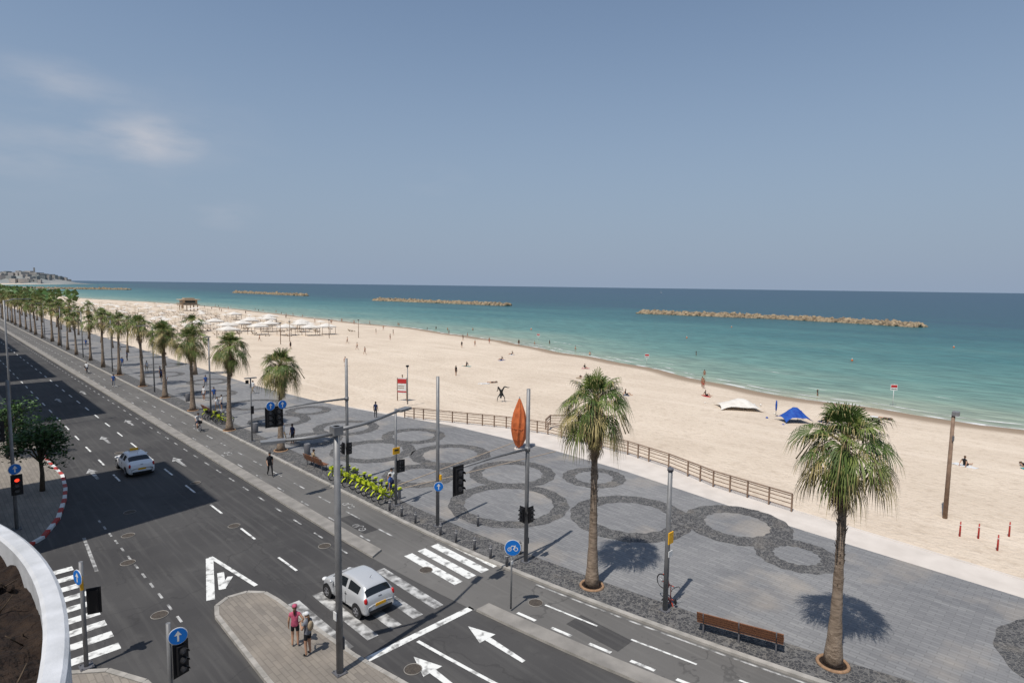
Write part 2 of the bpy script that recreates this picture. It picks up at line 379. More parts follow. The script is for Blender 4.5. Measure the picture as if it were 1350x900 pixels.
rings=[(26.0,26.1,3.85,.74),(29.9,19.5,3.65,.66),(33.6,14.5,3.05,.6),(31.9,10.5,2.05,.55),(30.5,30.3,3.2,.7),(30.3,-1.8,4.0,.62),(30.2,37.2,3.3,.68),(25.2,34.6,2.7,.62),(34.3,25.6,2.3,.6),(26.2,42.5,3.5,.7),(31.6,44.3,2.9,.66),(24.3,49.3,2.5,.6),(28.6,51.2,3.1,.68),(25.2,58.5,3.0,.66),(29.5,61.0,2.4,.6),(26.5,68,3.2,.7),(25,78,3.0,.7),(28,88,2.8,.65),(25,99,3,.7),(28,110,3,.7)]
mb=MB()
for i,(x,y,R,q) in enumerate(rings):
    n=96;z=0.108+0.003*(i%3); vs=[];fs=[]
    for k in range(n):
        a=2*PI*k/n; c_,s_=math.cos(a),math.sin(a); j=0.05*math.sin(k*7.3+i)
        vs+=[(x+(R+j)*c_,y+(R+j)*s_,z),(x+(R*q+j)*c_,y+(R*q+j)*s_,z)]
    for k in range(n): fs.append((2*k,(2*k+2)%(2*n),(2*k+3)%(2*n),2*k+1))
    mb.add(vs,fs,M_cob)
mb.obj('cobble_rings')
mb=MB()
for (p,q,z) in [((21.4,33.2),(37.4,32.0),.12),((21.4,33.6),(37.5,36.5),.123)]:
    p=Vector((*p,z));q=Vector((*q,z)); t=(q-p).normalized(); nn=Vector((-t.y,t.x,0))*.05
    mb.add([p-nn,q-nn,q+nn,p+nn],[(0,1,2,3)],M_tanline)
mb.obj('drain_channel')
# sidewalks + islands
mb=MB()
Lc=[(6.2,900),(6.2,56),(6.4,52),(6.1,48.5),(5.7,46),(4.9,42.5),(3.9,39.9),(2.5,38.3),(0,37.3),(-40,36),(-40,900)]
mb.prism(Lc,-0.02,0.12,M_side,M_kerb)
mb.obj('sidewalk')
mb=MB()
near=[(4.7,-40),(4.9,14),(5.0,20.5),(4.7,22.6),(3.9,24.2),(2.6,25.2),(-40,25.6),(-40,-40)]
mb.prism(near[::1],-0.02,0.12,M_side,M_kerb)
mb.obj('sidewalk')
def kerbline(name,pts,w,z0,z1,alt=None,seg=0.9,closed=False):
    mb=MB(); 
    if closed: pts=pts+[pts[0]]
    k=0
    for a,b_ in zip(pts,pts[1:]):
        a=Vector((a[0],a[1],0));b_=Vector((b_[0],b_[1],0)); L_=(b_-a).length; nn=max(1,round(L_/seg)); t=(b_-a)/nn; 
        ang=math.atan2(t.y,t.x)
        for i in range(nn):
            c=a+t*(i+.5); k+=1
            mb.box((c.x,c.y,(z0+z1)/2),(t.length-0.012,w,z1-z0),alt[k%2] if alt else M_kerb,Matrix.Rotation(ang,3,'Z'))
    return mb.obj(name)
kerbline('painted_kerb',[(6.25,60),(6.3,56),(6.5,52),(6.2,48.5),(5.8,46),(5.0,42.5),(4.0,39.9),(2.6,38.3)],0.22,-0.02,0.14,[M_red,M_white],0.8)
kerbline('pavement_kerb',[(4.95,14),(5.1,20.5),(4.8,22.7),(4.0,24.3),(2.7,25.3),(-8,25.7)],0.2,-0.02,0.135,None,0.9)
isl=[(8.05,25.3),(8.3,26.1),(8.9,26.5),(9.7,26.4),(10.25,25.8),(10.4,24.8),(10.6,21.5),(10.8,19),(11.3,16),(12.1,11),(12.4,8),(7.9,8),(7.85,14),(7.9,20)]
mb=MB(); mb.prism(isl,-0.01,0.12,M_side,M_kerb); mb.obj('traffic_island')
kerbline('island_kerb',isl,0.18,-0.02,0.135,None,0.8,True)
# markings
mb=MB(); ZM=0.006
def mark(x0,x1,y0,y1,z=ZM,m=M_paint,bd=True):
    n=max(1,int(abs(y1-y0)/1.5)); vs=[];fs=[]
    for i in range(n+1):
        y=y0+(y1-y0)*i/n; b_=bend(y) if bd else 0; vs+=[(x0+b_,y,z),(x1+b_,y,z)]
    for i in range(n): fs.append((2*i,2*i+1,2*i+3,2*i+2))
    mb.add(vs,fs,m)
for x in (10.9,12.0,13.1,14.2,15.3): mark(x-.25,x+.25,19.6,24.3,m=M_paint2,bd=False)
for x in (17.25,18.1,18.95,19.75): mark(x-.25,x+.25,20.6,24.7,z=0.011,bd=False)
mark(11.1,16.3,18.4,18.72,bd=False)
y=27
while y<500:
    mark(12.2,12.32,y,y+2.0 if y<200 else y+3); 
    if y>42: mark(9.15,9.27,y+1,y+3)
    y+=5
y=27
while y<500: mark(14.95,15.05,y,y+1.0,m=M_paint2); y+=2.6
mark(12.45,12.6,10,18.2)
for y in [16.9-1.75*i for i in range(0,18)]: mark(16.6,16.76,y-.95,y,z=0.011)
for y in [16.5-4.1*i for i in range(0,8)]: mark(17.92,18.02,y-2.6,y,z=0.011)
y=27
while y<400: mark(17.85,17.95,y,y+1.6,z=0.011,m=M_paint2); mark(16.62,16.72,y+.5,y+1.5,z=0.011,m=M_paint2); y+=3.6
mark(19.12,19.22,-20,18,z=0.011,m=M_paint2)
def line(p,q,w,z=ZM,m=M_paint):
    p=Vector((p[0],p[1],0));q=Vector((q[0],q[1],0));t=(q-p).normalized();nrm=Vector((-t.y,t.x,0))*w/2
    mb.add([(v.x,v.y,z) for v in (p-nrm,q-nrm,q+nrm,p+nrm)],[(0,1,2,3)],m)
line((9.78,31.4),(10.3,26.9),.2);line((9.7,31.3),(8.35,27.0),.34,ZM+.003)
line((9.55,29.3),(9.05,27.6),.3,ZM+.008);line((9.1,27.7),(9.75,28.6),.25,ZM+.004)
def arrow(x,y,L_=3.2,w=0.75,m=M_paint):
    z=ZM+0.004
    mb.add([(x-.09,y,z),(x+.09,y,z),(x+.14,y+L_-1.2,z),(x-.14,y+L_-1.2,z)],[(0,1,2,3)],m)
    mb.add([(x-w/2,y+L_-1.2,z+.002),(x+w/2,y+L_-1.2,z+.002),(x,y+L_,z+.002)],[(0,1,2)],m)
arrow(15.25,14.4,w=.85);arrow(12.45,14.3,w=.85);arrow(13.6,48.6,m=M_paint2);arrow(8.2,49.5,m=M_paint2);arrow(10.9,60,m=M_paint2);arrow(14,66,m=M_paint2);arrow(10.8,84,m=M_paint2);arrow(13.8,88,m=M_paint2)
for i in range(9): line((1.6,25.9+1.1*i),(4.7-.1*i*.2,25.9+1.1*i),0.5,m=M_paint)
line((5.3,33.5),(5.6,38.5),.15,m=M_paint2)
for i in range(12):
    y0=26+i*1.3; line((6.9-.02*i,y0),(6.9-.02*i,y0+.6),.1,m=M_paint2)
for (gx,gy) in [(17.2,29.5),(18.5,33),(17.2,50),(18.5,62)]:
    for dy in(-.35,.35):
        for k in range(10):
            a=2*PI*k/10;a2=2*PI*(k+1)/10
            mb.add([(gx+.22*math.cos(t)*rr,gy+dy+.22*math.sin(t)*rr,.012) for t,rr in((a,1),(a2,1),(a2,.7),(a,.7))],[(0,1,2,3)],M_paint2)
    line((gx,gy-.35),(gx+.3,gy),.06,.014,M_paint2); line((gx+.3,gy),(gx,gy+.35),.06,.016,M_paint2)
mb.obj('road_markings')
mb=MB()
for (x,y,w,l) in [(13.4,27.5,1.6,2.2),(7.2,29.5,1.2,5.5),(14.2,52,1.0,9),(8.6,62,1.4,6),(17.4,30,0.9,3),(17.6,13.6,1.0,2.6),(9.0,44,.4,12)]:
    b_=bend(y); z=0.003 if x<15.5 else 0.009
    mb.add([(x-w/2+b_,y-l/2,z),(x+w/2+b_,y-l/2,z),(x+w/2+b_,y+l/2,z),(x-w/2+b_,y+l/2,z)],[(0,1,2,3)],M_asph)
mb.obj('asphalt_patches')
def manhole(x,y,r=0.33,z=0.0):
    mb=MB(); mb.disc((0,0,0.008),(0,0,1),r,0.012,M_iron,20); mb.torus((0,0,0.012),r*0.98,0.02,M_sep,20,4,'z'); mb.obj('manhole_cover',(x,y,z))
for p in [(12.1,34.6),(12.9,44),(8.3,41),(6.6,33.5),(7.4,37.2),(14.6,28.6),(16.9,22.7),(18.6,16.9),(10.8,56),(6.4,27.2),(12,16.9),(19.2,8)]: manhole(*p,z=0.006 if p[0]>15.6 else 0.001)
# ------------------------------------------------------------------ palms
def make_palm(seed,h,detail):
    R=random.Random(seed); mb=MB()
    lean=(R.uniform(-.3,.3),R.uniform(-.3,.3))
    th=h-1.45; n=18 if detail>1 else 7
    pts=[];rs=[]
    for i in range(n+1):
        u=i/n; pts.append((lean[0]*u*u,lean[1]*u*u,th*u)); r=0.2*(1-u)**5+0.155-0.02*u+(0.014*(i%2))+R.uniform(-.006,.006)
        rs.append(r)
    rs[0]=0.36
    mb.path(pts,rs,M_trunk,12 if detail>1 else 6)
    if detail>1:
        for k in range(110):
            u=R.uniform(0.35,1.0); a=R.uniform(0,2*PI); z=th*u; r=0.15+0.06*max(0,(u-.7)/.3)
            c=Vector((lean[0]*u*u+math.cos(a)*r,lean[1]*u*u+math.sin(a)*r,z))
            d=Vector((math.cos(a)*0.07,math.sin(a)*0.07,0.15)); s_=Vector((-math.sin(a),math.cos(a),0))*0.04
            mb.add([c-s_,c+s_,c+d+s_*.4,c+d-s_*.4],[(0,1,2,3)],M_dry if u>.7 else M_trunk)
    top=Vector((lean[0],lean[1],th))
    def leaf(top,az,el,pl,fr_,m,nb,droop,spread=1.6,mtip=None,jit=.3):
        d=Vector((math.cos(az)*math.cos(el),math.sin(az)*math.cos(el),math.sin(el)))
        side=Vector((-math.sin(az),math.cos(az),0)); upv=side.cross(d).normalized()*-1
        if upv.z<0: upv=-upv
        p0=top+Vector((0,0,R.uniform(-jit,jit*.7))); mid=p0+d*pl*0.55+Vector((0,0,0.03)); p1=p0+d*pl-Vector((0,0,droop*pl*0.2))
        mb.path([p0,mid,p1],[0.024,0.018,0.012],M_g3 if m is not M_dry else M_dry,3,caps=False)
        d2=(p1-mid).normalized(); tilt=R.uniform(-.7,.7); side2=(side*math.cos(tilt)+upv*math.sin(tilt))
        for k in range(nb):
            a=-spread+2*spread*k/(nb-1)+R.uniform(-.05,.05)
            dirv=(d2*math.cos(a)+side2*math.sin(a)); L_=fr_*(0.66+0.34*math.cos(a*0.9))*R.uniform(.85,1.1)
            perp=(-d2*math.sin(a)+side2*math.cos(a)); w=(spread*2/nb)*0.42*.42*fr_; w2=w*.72
            fold=upv*(0.22*L_*abs(math.sin(a))*0.35)
            q1=p1+dirv*L_*0.42+fold-Vector((0,0,droop*L_*0.05)); q2=p1+dirv*L_*0.74+fold-Vector((0,0,droop*L_*0.26)); q3=p1+dirv*L_*R.uniform(.84,.95)+fold-Vector((0,0,droop*L_*0.66+0.05))
            mb.add([p1,q1-perp*w,q1+perp*w,q2-perp*w2,q2+perp*w2],[(0,1,2),(1,3,4,2)],m)
            mb.add([q2-perp*w2,q2+perp*w2,q3],[(0,2,1)],mtip if (mtip and R.random()<.4) else m)
    hi=detail>1
    NL=(56 if hi else 30); nb=(21 if hi else 9)
    for i in range(NL):
        u=(i+.5)/NL; el=math.radians(84-130*u**1.1+R.uniform(-9,9)); az=i*2.39996+R.uniform(-.25,.25)
        m=M_g1 if R.random()<.5 else M_g2
        if u>0.72: m=M_g3 if R.random()<.5 else M_g2
        leaf(top,az,el,R.uniform(.85,1.35)*(0.72+0.4*u),R.uniform(.85,1.15),m,nb,0.45+0.9*u,1.45,M_g3)
    ND=(90 if hi else 26)
    for i in range(ND):
        el=math.radians(R.uniform(-86,-46)); az=R.uniform(0,2*PI); dz=R.uniform(0.0,1.9)
        t2=Vector((lean[0],lean[1],th-dz)); k=1-.45*dz/1.9
        leaf(t2,az,el,R.uniform(.25,.8)*k,R.uniform(.5,.9)*k,M_dry if R.random()<.75 else M_g3,10 if hi else 6,0.5,0.9)
    for k in range(6 if hi else 2):
        a=R.uniform(0,2*PI); mb.path([top,top+Vector((math.cos(a)*1.1,math.sin(a)*1.1,.2)),top+Vector((math.cos(a)*1.9,math.sin(a)*1.9,-1.1))],[.015,.012,.03],M_g3,3)
    return mb.mesh('palm_tree')
palms=[(23.4,6.2,9.9),(21.5,16.0,10.2),(20.6,47.7,8.6),(20.0,57.6,9.3),(20.3,69.2,9.2),(20.2,79.1,9.3),(20.3,89.6,9.6),(20.3,102.6,9.5)]
pit=MB(); pit.torus((0,0,0.0),0.52,0.07,M_brickring,24,6,'z'); pit.disc((0,0,-.01),(0,0,1),0.5,0.05,M_soil,20); pit_me=pit.mesh('tree_pit')
for i,(x,y,h) in enumerate(palms):
    me=make_palm(11+i,h,2 if i<6 else 1)
    o=place(me,'palm_tree',(x,y,0.1),rz=i*1.3)
    place(pit_me,'tree_pit',(0,0,0.01),parent=o)
var=[make_palm(50+k,9.3,1) for k in range(5)]
k=0;y=113.5
while y<430:
    o=place(var[k%5],'palm_tree',(20.4+random.uniform(-.3,.3),y,0.1),rz=random.uniform(0,6),sc=random.uniform(.86,1.12)); k+=1
    y+=11.3+random.uniform(-.8,.8)
y=96
while y<420:
    o=place(var[k%5],'palm_tree',(28.2+random.uniform(-.6,.6),y,0.1),rz=random.uniform(0,6),sc=random.uniform(.8,1.02)); k+=1
    y+=12.5+random.uniform(-1.5,1.5)
# ------------------------------------------------------------------ small broadleaf tree at left
def broad(name,loc,h,R_,n,seed):
    R=random.Random(seed); mb=MB()
    mb.path([(0,0,0),(0.05,0,h*.25),(0.0,.05,h*.45),(0,0,h*.6)],[.16,.12,.1,.07],M_tr2,8)
    lobes=[]
    for i in range(11):
        a=i*2.4; rr=R_*R.uniform(.3,.72); z=h*R.uniform(.45,.86); c=Vector((math.cos(a)*rr,math.sin(a)*rr,z)); lobes.append((c,R_*R.uniform(.28,.48)))
        mb.path([(0,0,h*.4),c*0.5+Vector((0,0,h*.27)),c],[.06,.04,.02],M_tr2,5)
    for c,r in lobes:
        for k in range(n//11):
            d=Vector((R.gauss(0,1),R.gauss(0,1),R.gauss(0,.8))).normalized()*r*R.uniform(.4,1.15)
            p=c+d; s_=R.uniform(.07,.15); e1=Vector((R.gauss(0,1),R.gauss(0,1),R.gauss(0,.5))).normalized()*s_; e2=Vector((R.gauss(0,1),R.gauss(0,1),R.gauss(0,.5))).normalized()*s_*.7
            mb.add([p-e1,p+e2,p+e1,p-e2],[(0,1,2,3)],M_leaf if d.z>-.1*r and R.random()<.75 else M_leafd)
    return mb.obj(name,loc)
broad('ficus_tree',(5.0,48.7,0.12),4.8,2.1,3600,3)
broad('ficus_tree',(4.2,60,0.12),5.0,2.0,3000,4)
# ------------------------------------------------------------------ poles / signals
def signal(mb,c,face,sc=1.0,lit=None):
    c=Vector(c); ang=math.atan2(face[1],face[0]); R=Matrix.Rotation(ang,3,'Z')
    mb.box(c,(0.22*sc,0.32*sc,0.95*sc),M_dark,R)
    mb.box(c+R@Vector((-.02,0,0)),(0.03*sc,0.52*sc,1.15*sc),M_dark,R)
    for i in range(3):
        z=(0.3-0.3*i)*sc; q=c+R@Vector((0.12*sc,0,z))
        mb.disc(q,R@Vector((1,0,0)),0.105*sc,0.02,(M_redlight if lit==i else M_grey),14)
        vs=[];fs=[]
        for k in range(9):
            a=math.radians(-10+200*k/8); o=Vector((0,math.cos(a)*.12*sc,math.sin(a)*.12*sc))
            vs+=[q+R@o,q+R@(o+Vector((0.17*sc,0,0)))]
        for k in range(8): fs.append((2*k,2*k+1,2*k+3,2*k+2))
        mb.add(vs,fs,M_dark)
def bluesign(mb,c,face,r=0.3,arrow_=True):
    c=Vector(c); f=Vector((face[0],face[1],0)).normalized(); sd=Vector((-f.y,f.x,0)); z=Vector((0,0,1))
    mb.disc(c,f,r,0.02,M_white,24); mb.disc(c+f*0.014,f,r*.93,0.012,M_blue,24)
    q=c+f*0.024
    def p(a,b_): return q+sd*a*r+z*b_*r
    if arrow_:
        mb.add([p(-.1,-.6),p(.1,-.6),p(.1,.1),p(-.1,.1)],[(0,1,2,3)],M_white); mb.add([p(-.38,.1),p(.38,.1),p(0,.65)],[(0,1,2)],M_white)
    else:
        for sx in(-.38,.38):
            for k in range(12):
                a=2*PI*k/12; a2=2*PI*(k+1)/12
                mb.add([p(sx+.25*math.cos(a),-.15+.25*math.sin(a)),p(sx+.25*math.cos(a2),-.15+.25*math.sin(a2)),p(sx+.17*math.cos(a2),-.15+.17*math.sin(a2)),p(sx+.17*math.cos(a),-.15+.17*math.sin(a))],[(0,1,2,3)],M_white)
        mb.add([p(-.42,-.15),p(-.15,.3),p(-.1,.22),p(-.32,-.18)],[(0,1,2,3)],M_white); mb.add([p(-.18,.3),p(.25,.3),p(.25,.2),p(-.18,.2)],[(0,1,2,3)],M_white); mb.add([p(0,-.2),p(.3,.35),p(.38,.3),p(.1,-.2)],[(0,1,2,3)],M_white)
def pole(mb,h,r=0.09,base=True,z=0):
    mb.path([(0,0,z),(0,0,h*.5),(0,0,h)],[r,r*.95,r*.88],M_steel,12)
    if base:
        mb.box((0,0,z+.02),(.42,.42,.04),M_grey)
        for a in(-.16,.16):
            for b_ in(-.16,.16): mb.tube((a,b_,z+.03),(a,b_,z+.1),.02,M_grey,6)
mb=MB(); pole(mb,9.0,0.125)
mb.box((0,0,8.85),(.34,.34,.3),M_steel)
mb.path([(0,0,8.75),(-.8,0.1,8.72),(-1.7,0.4,8.72)],[.07,.06,.05],M_steel,8); mb.path([(0,0,8.85),(1.4,.2,8.88),(3.2,.9,8.95)],[.075,.065,.05],M_steel,8)
mb.box((-2.0,0.5,8.72),(.75,.3,.09),M_steel,Matrix.Rotation(math.radians(162),3,'Z')); mb.box((3.45,1.0,8.95),(.7,.3,.09),M_steel,Matrix.Rotation(math.radians(20),3,'Z'))
mb.box((0.13,0,1.1),(.05,.2,.45),M_grey); mb.box((-.16,0,2.2),(.03,.2,.3),M_white)
mb.obj('street_lamp',(9.9,18.4,0.12))
def armpole(h,armz,arml,lit=None):
    mb=MB(); pole(mb,h,0.11)
    mb.path([(0,0,armz),(-arml*.5,-.05,armz+.04),(-arml,-.1,armz-.02)],[.07,.06,.045],M_steel,8)
    mb.tube((0,0,armz-.12),(0,0,armz+.12),.14,M_steel,12)
    signal(mb,(-arml-.05,-.35,armz-.45),(0,-1),1.15,lit)
    mb.box((0,-.13,2.6),(.1,.06,.1),M_grey); signal(mb,(0,-.3,2.55),(0,-1),.72); signal(mb,(-.32,0,2.55),(-1,0),.72)
    mb.box((.11,0,1.1),(.04,.16,.3),M_grey)
    return mb
mb=armpole(8.86,5.85,4.7); mb.obj('traffic_light',(21.0,19.8,0.1))
mb=armpole(8.8,6.0,4.9); signal(mb,(-5.5,-.35,5.55),(0,-1),1.1); bluesign(mb,(-4.75,-.5,6.3),(0,-1),.28); bluesign(mb,(-5.5,-.5,6.3),(0,-1),.28); mb.obj('traffic_light',(20.5,36.6,0.1))
mb=MB(); pole(mb,8.75,.105); bluesign(mb,(-.05,-.15,2.4),(-.5,-.85),.28,True); mb.box((.1,-.1,2.9),(.1,.2,.3),M_yel); mb.obj('street_lamp',(20.5,26.4,0.1))
mb=MB(); pole(mb,6.25,.11); mb.box((-.0,-.14,3.3),(.36,.05,.5),M_yel); mb.box((.0,-.15,2.6),(.3,.03,.25),M_white); mb.tube((0,0,6.2),(0,0,6.32),.13,M_grey,12); mb.obj('lamp_post',(22.1,12.5,0.1))
mb=MB(); pole(mb,6.2,.085); mb.box((-.05,-.14,3.55),(.5,.05,.42),M_yel); mb.box((-.05,-.17,3.6),(.3,.02,.1),M_dark); signal(mb,(.4,-.1,2.5),(-.4,-.9),.7); signal(mb,(.05,-.35,2.6),(0,-1),.7); mb.obj('lamp_post',(20.6,30.8,0.1))
mb=MB(); mb.path([(0,0,0),(0,0,2.95)],[.04,.04],M_steel,10); bluesign(mb,(0,-.06,2.75),(-.7,-.72),.36,False); mb.box((-.03,-.06,2.1),(.12,.03,.16),M_white); mb.obj('cycle_path_sign',(17.35,17.2,0.11))
def tlamp(x,y,h=5.6):
    mb=MB(); pole(mb,h,.07); mb.box((0,0,h+.02),(1.0,.25,.08),M_steel); mb.box((-.3,0,h-.3),(.25,.12,.3),M_dark); mb.box((0.05,-.1,2.8),(.25,.05,.7),M_dark); mb.obj('lamp_post',(x,y,0.1))
tlamp(20,52.2)
def thin_lamp(x,y,h,z=0.1,arm=-1.6):
    mb=MB(); pole(mb,h,.085,False); mb.path([(0,0,h-.1),(arm*.5,0,h+.1),(arm,0,h+.12)],[.05,.045,.04],M_steel,6); mb.box((arm*1.15,0,h+.11),(.6,.2,.08),M_steel); mb.obj('street_lamp',(x,y,z))
for i,y in enumerate([63.5,84,107,130,153,176,200,225,250,280]): thin_lamp(20.3,y,8.3,arm=-1.2 if i%2 else -.1)
thin_lamp(5.3,70,12.0,0.12,1.4)
thin_lamp(5.2,97,9.5,0.12,1.4); thin_lamp(5.2,125,9.5,0.12,1.4)
mb=MB(); pole(mb,8.4,.09); signal(mb,(.1,-.3,2.6),(0,-1),1.0,0); bluesign(mb,(.05,-.3,3.5),(.2,-1),.3,True); signal(mb,(-.5,0,5.6),(0,-1),1.0); mb.obj('traffic_light',(3.1,42.0,0.12))
mb=MB(); pole(mb,3.95,.075); signal(mb,(.35,.1,2.35),(.3,1),.85); mb.box((-.02,-.12,3.2),(.1,.05,.5),M_yel); bluesign(mb,(-.12,-.1,3.45),(-1,-.3),.28); mb.obj('traffic_light',(3.5,25.0,0.12))
mb=MB(); pole(mb,3.5,.075); signal(mb,(.28,-.15,2.3),(0.3,-1),.95); bluesign(mb,(.2,-.22,3.1),(-.2,-1),.27); mb.obj('traffic_light',(4.8,19.5,0.12))
mb=MB(); mb.path([(0,0,-.3),(0,0,6.7)],[.14,.1],M_fence,10); mb.box((0.1,-.1,6.75),(.5,.35,.25),M_steel); mb.tube((0,0,6.6),(0,0,6.9),.05,M_steel); mb.box((-.1,-.1,5.2),(.1,.1,.3),M_grey); mb.obj('beach_floodlight_pole',(45.3,6.2,bz(45.3,6.2)))
for (x,y) in [(19.95,21.3),(20.0,22.6),(19.9,24.0),(19.85,25.3),(19.8,27.6),(19.8,29),(19.8,30.3),(21.4,20.6),(22.2,24.8),(19.95,20.1)]:
    mb=MB(); mb.path([(0,0,0),(0,0,.62),(0,0,.7)],[.07,.07,.03],M_grey,10); mb.torus((0,0,.55),.07,.012,M_white,12,4,'z'); mb.obj('bollard',(x,y,0.1))
for (x,y) in [(42.6,4.2),(42.1,5.0),(41.2,3.2),(44.6,3.0)]:
    mb=MB(); mb.path([(0,0,-.1),(0,0,.55),(0,0,.9)],[.05,.045,.03],M_red,8); mb.torus((0,0,.7),.05,.02,M_white,10,4,'z'); mb.obj('marker_post',(x,y,bz(x,y)))
for (x,y) in [(21.6,45.0),(21.4,55),(21.5,75)]:
    mb=MB(); mb.path([(0,0,0),(0,0,.1),(0,0,.85),(0,0,.9)],[.2,.24,.26,.22],M_grey,14); mb.torus((0,0,.9),.22,.03,M_steel,16,5,'z'); mb.obj('litter_bin',(x,y,.1))
# ------------------------------------------------------------------ fence
def fence(name,pts,h=1.1):
    mb=MB()
    P=[Vector((p[0],p[1],0.12)) for p in pts]
    dens=[]
    for a,b_ in zip(P,P[1:]):
        n=max(1,round((b_-a).length/1.45))
        for i in range(n): dens.append(a+(b_-a)*i/n)
    dens.append(P[-1])
    for p in dens: mb.box(p+Vector((0,0,h/2)),(.09,.09,h),M_fence)
    for a,b_ in zip(dens,dens[1:]):
        t=b_-a; ang=math.atan2(t.y,t.x); R=Matrix.Rotation(ang,3,'Z'); c=(a+b_)/2
        mb.box(c+Vector((0,0,h+.03)),(t.length+.02,.13,.055),M_fence,R)
        for z in(.2,.45,.7,.9): mb.box(c+Vector((0,0,z*h)),(t.length-.1,.035,.05),M_fence,R)
    return mb.obj(name)
fy=[13,16,18.6,21,23,25,27.3,30,33,36.3,38.5,40.7,43,46,49,51]
fence('promenade_fence',[(E2(y)-.35,y) for y in fy])
fence('ramp_fence',[(42.4,37.6),(44.2,38.6),(45.5,37.4)],1.0)
# ------------------------------------------------------------------ benches
def bench(loc,rz,L_):
    mb=MB()
    for i in range(4): mb.box((-.19+.125*i,0,.46),(.1,L_,.04),M_wood)
    for i in range(4): mb.box((-.27-.035*i,0,.58+.105*i),(.035,L_,.085),M_wood,Matrix.Rotation(-.3,3,'Y'))
    for y in (-L_/2+.25,0,L_/2-.25):
        mb.box((-.19,y,.22),(.05,.06,.44),M_grey); mb.box((.17,y,.22),(.05,.06,.44),M_grey); mb.box((0,y,.42),(.45,.06,.035),M_grey)
        mb.path([(-.22,y,.42),(-.32,y,.7),(-.42,y,.97)],[.025,.025,.02],M_grey,6)
    return mb.obj('park_bench',loc,rz)
bench((22.3,9.3,0.1),math.radians(17),3.2)
bench((20.6,41.4,0.1),math.radians(4),2.6)
bench((20.9,66,0.1),0,2.6)
# ------------------------------------------------------------------ bicycles
def bike_mesh(mf,basket=True,fat=1.0):
    mb=MB(); R=.33
    for y in(-.52,.52):
        mb.torus((0,y,R),R-.02,.022,M_rubber,20,5); mb.torus((0,y,R),R-.05,.008,M_alloy,20,4)
        for k in range(8):
            a=PI*k/4; mb.path([(0,y,R),(0,y+math.cos(a)*(R-.03),R+math.sin(a)*(R-.03))],[.004,.004],M_alloy,3,caps=False)
        mb.tube((-.05,y,R),(.05,y,R),.03,M_grey,8)
        vs=[];fs=[]
        for k in range(9):
            a=math.radians(20+140*k/8); 
            for s_ in(-.035*fat,.035*fat): vs.append((s_,y+math.cos(a)*(R+.03),R+math.sin(a)*(R+.03)))
        for k in range(8): fs.append((2*k,2*k+1,2*k+3,2*k+2))
        mb.add(vs,fs,mf)
    bb=(0,-.08,.3); seat=(0,-.25,.82)
    for a,b_,r in [(bb,seat,.022),(bb,(0,.4,.7),.028),((0,-.2,.62),(0,.37,.78),.02),(bb,(0,-.52,R),.015),((0,-.22,.7),(0,-.52,R),.013),((0,.36,.95),(0,.52,R),.02)]:
        mb.tube(a,b_,r*fat,mf,8)
    mb.tube((0,.35,.9),(0,.33,1.02),.018,M_grey); mb.path([(-.3,.22,1.0),(-.2,.32,1.04),(0,.34,1.03),(.2,.32,1.04),(.3,.22,1.0)],.014,M_dark,6)
    mb.sphere((0,-.28,.87),(.09,.14,.045),M_dark); mb.tube((-.09,-.08,.3),(.09,-.08,.3),.02,M_grey); mb.box((.13,-.02,.18),(.1,.06,.02),M_dark); mb.box((-.13,-.14,.42),(.1,.06,.02),M_dark); mb.disc((.05,-.08,.3),(1,0,0),.09,.01,M_grey)
    if basket:
        mb.box((0,.52,.82),(.3,.24,.02),M_dark)
        for dx,dy,w,l in((0,.12,.32,.02),(0,-.12,.28,.02),(.15,0,.02,.24),(-.15,0,.02,.24)): mb.box((dx,.52+dy,.92),(w,l,.2),mf if fat>1 else M_dark)
    return mb.mesh('bicycle')
lime=bike_mesh(M_lime,True,1.6); redb=bike_mesh(M_bred,False); greyb=bike_mesh(M_grey,True)
for i in range(10):
    y=38.0-i*.72
    if abs(y-36.6)<.3: y+=.3
    place(lime,'bicycle',(20.55,y,.1),rot=(random.uniform(-.06,.1),0,math.radians(95+random.uniform(-14,8))))
    mb=MB(); mb.box((0,0,.35),(.14,.14,.7),M_grey); mb.box((0.03,0,.72),(.22,.16,.12),M_lime); mb.obj('bike_dock',(21.35,y,.1))
place(redb,'bicycle',(22.75,13.2,.42),rot=(math.radians(74),0,math.radians(-10)))
for i in range(7): place(greyb if i%3 else lime,'bicycle',(20.6+random.uniform(-.2,.2),60.3+i*.62,.1),rot=(random.uniform(-.1,.1),0,math.radians(80+random.uniform(-20,20))))
mb=MB()
for i in range(8): mb.path([(0,i*.62,0),(0,i*.62,.7),(.5,i*.62,.7),(.5,i*.62,0)],.02,M_steel,6)
mb.obj('bike_rack',(20.4,60,.1))
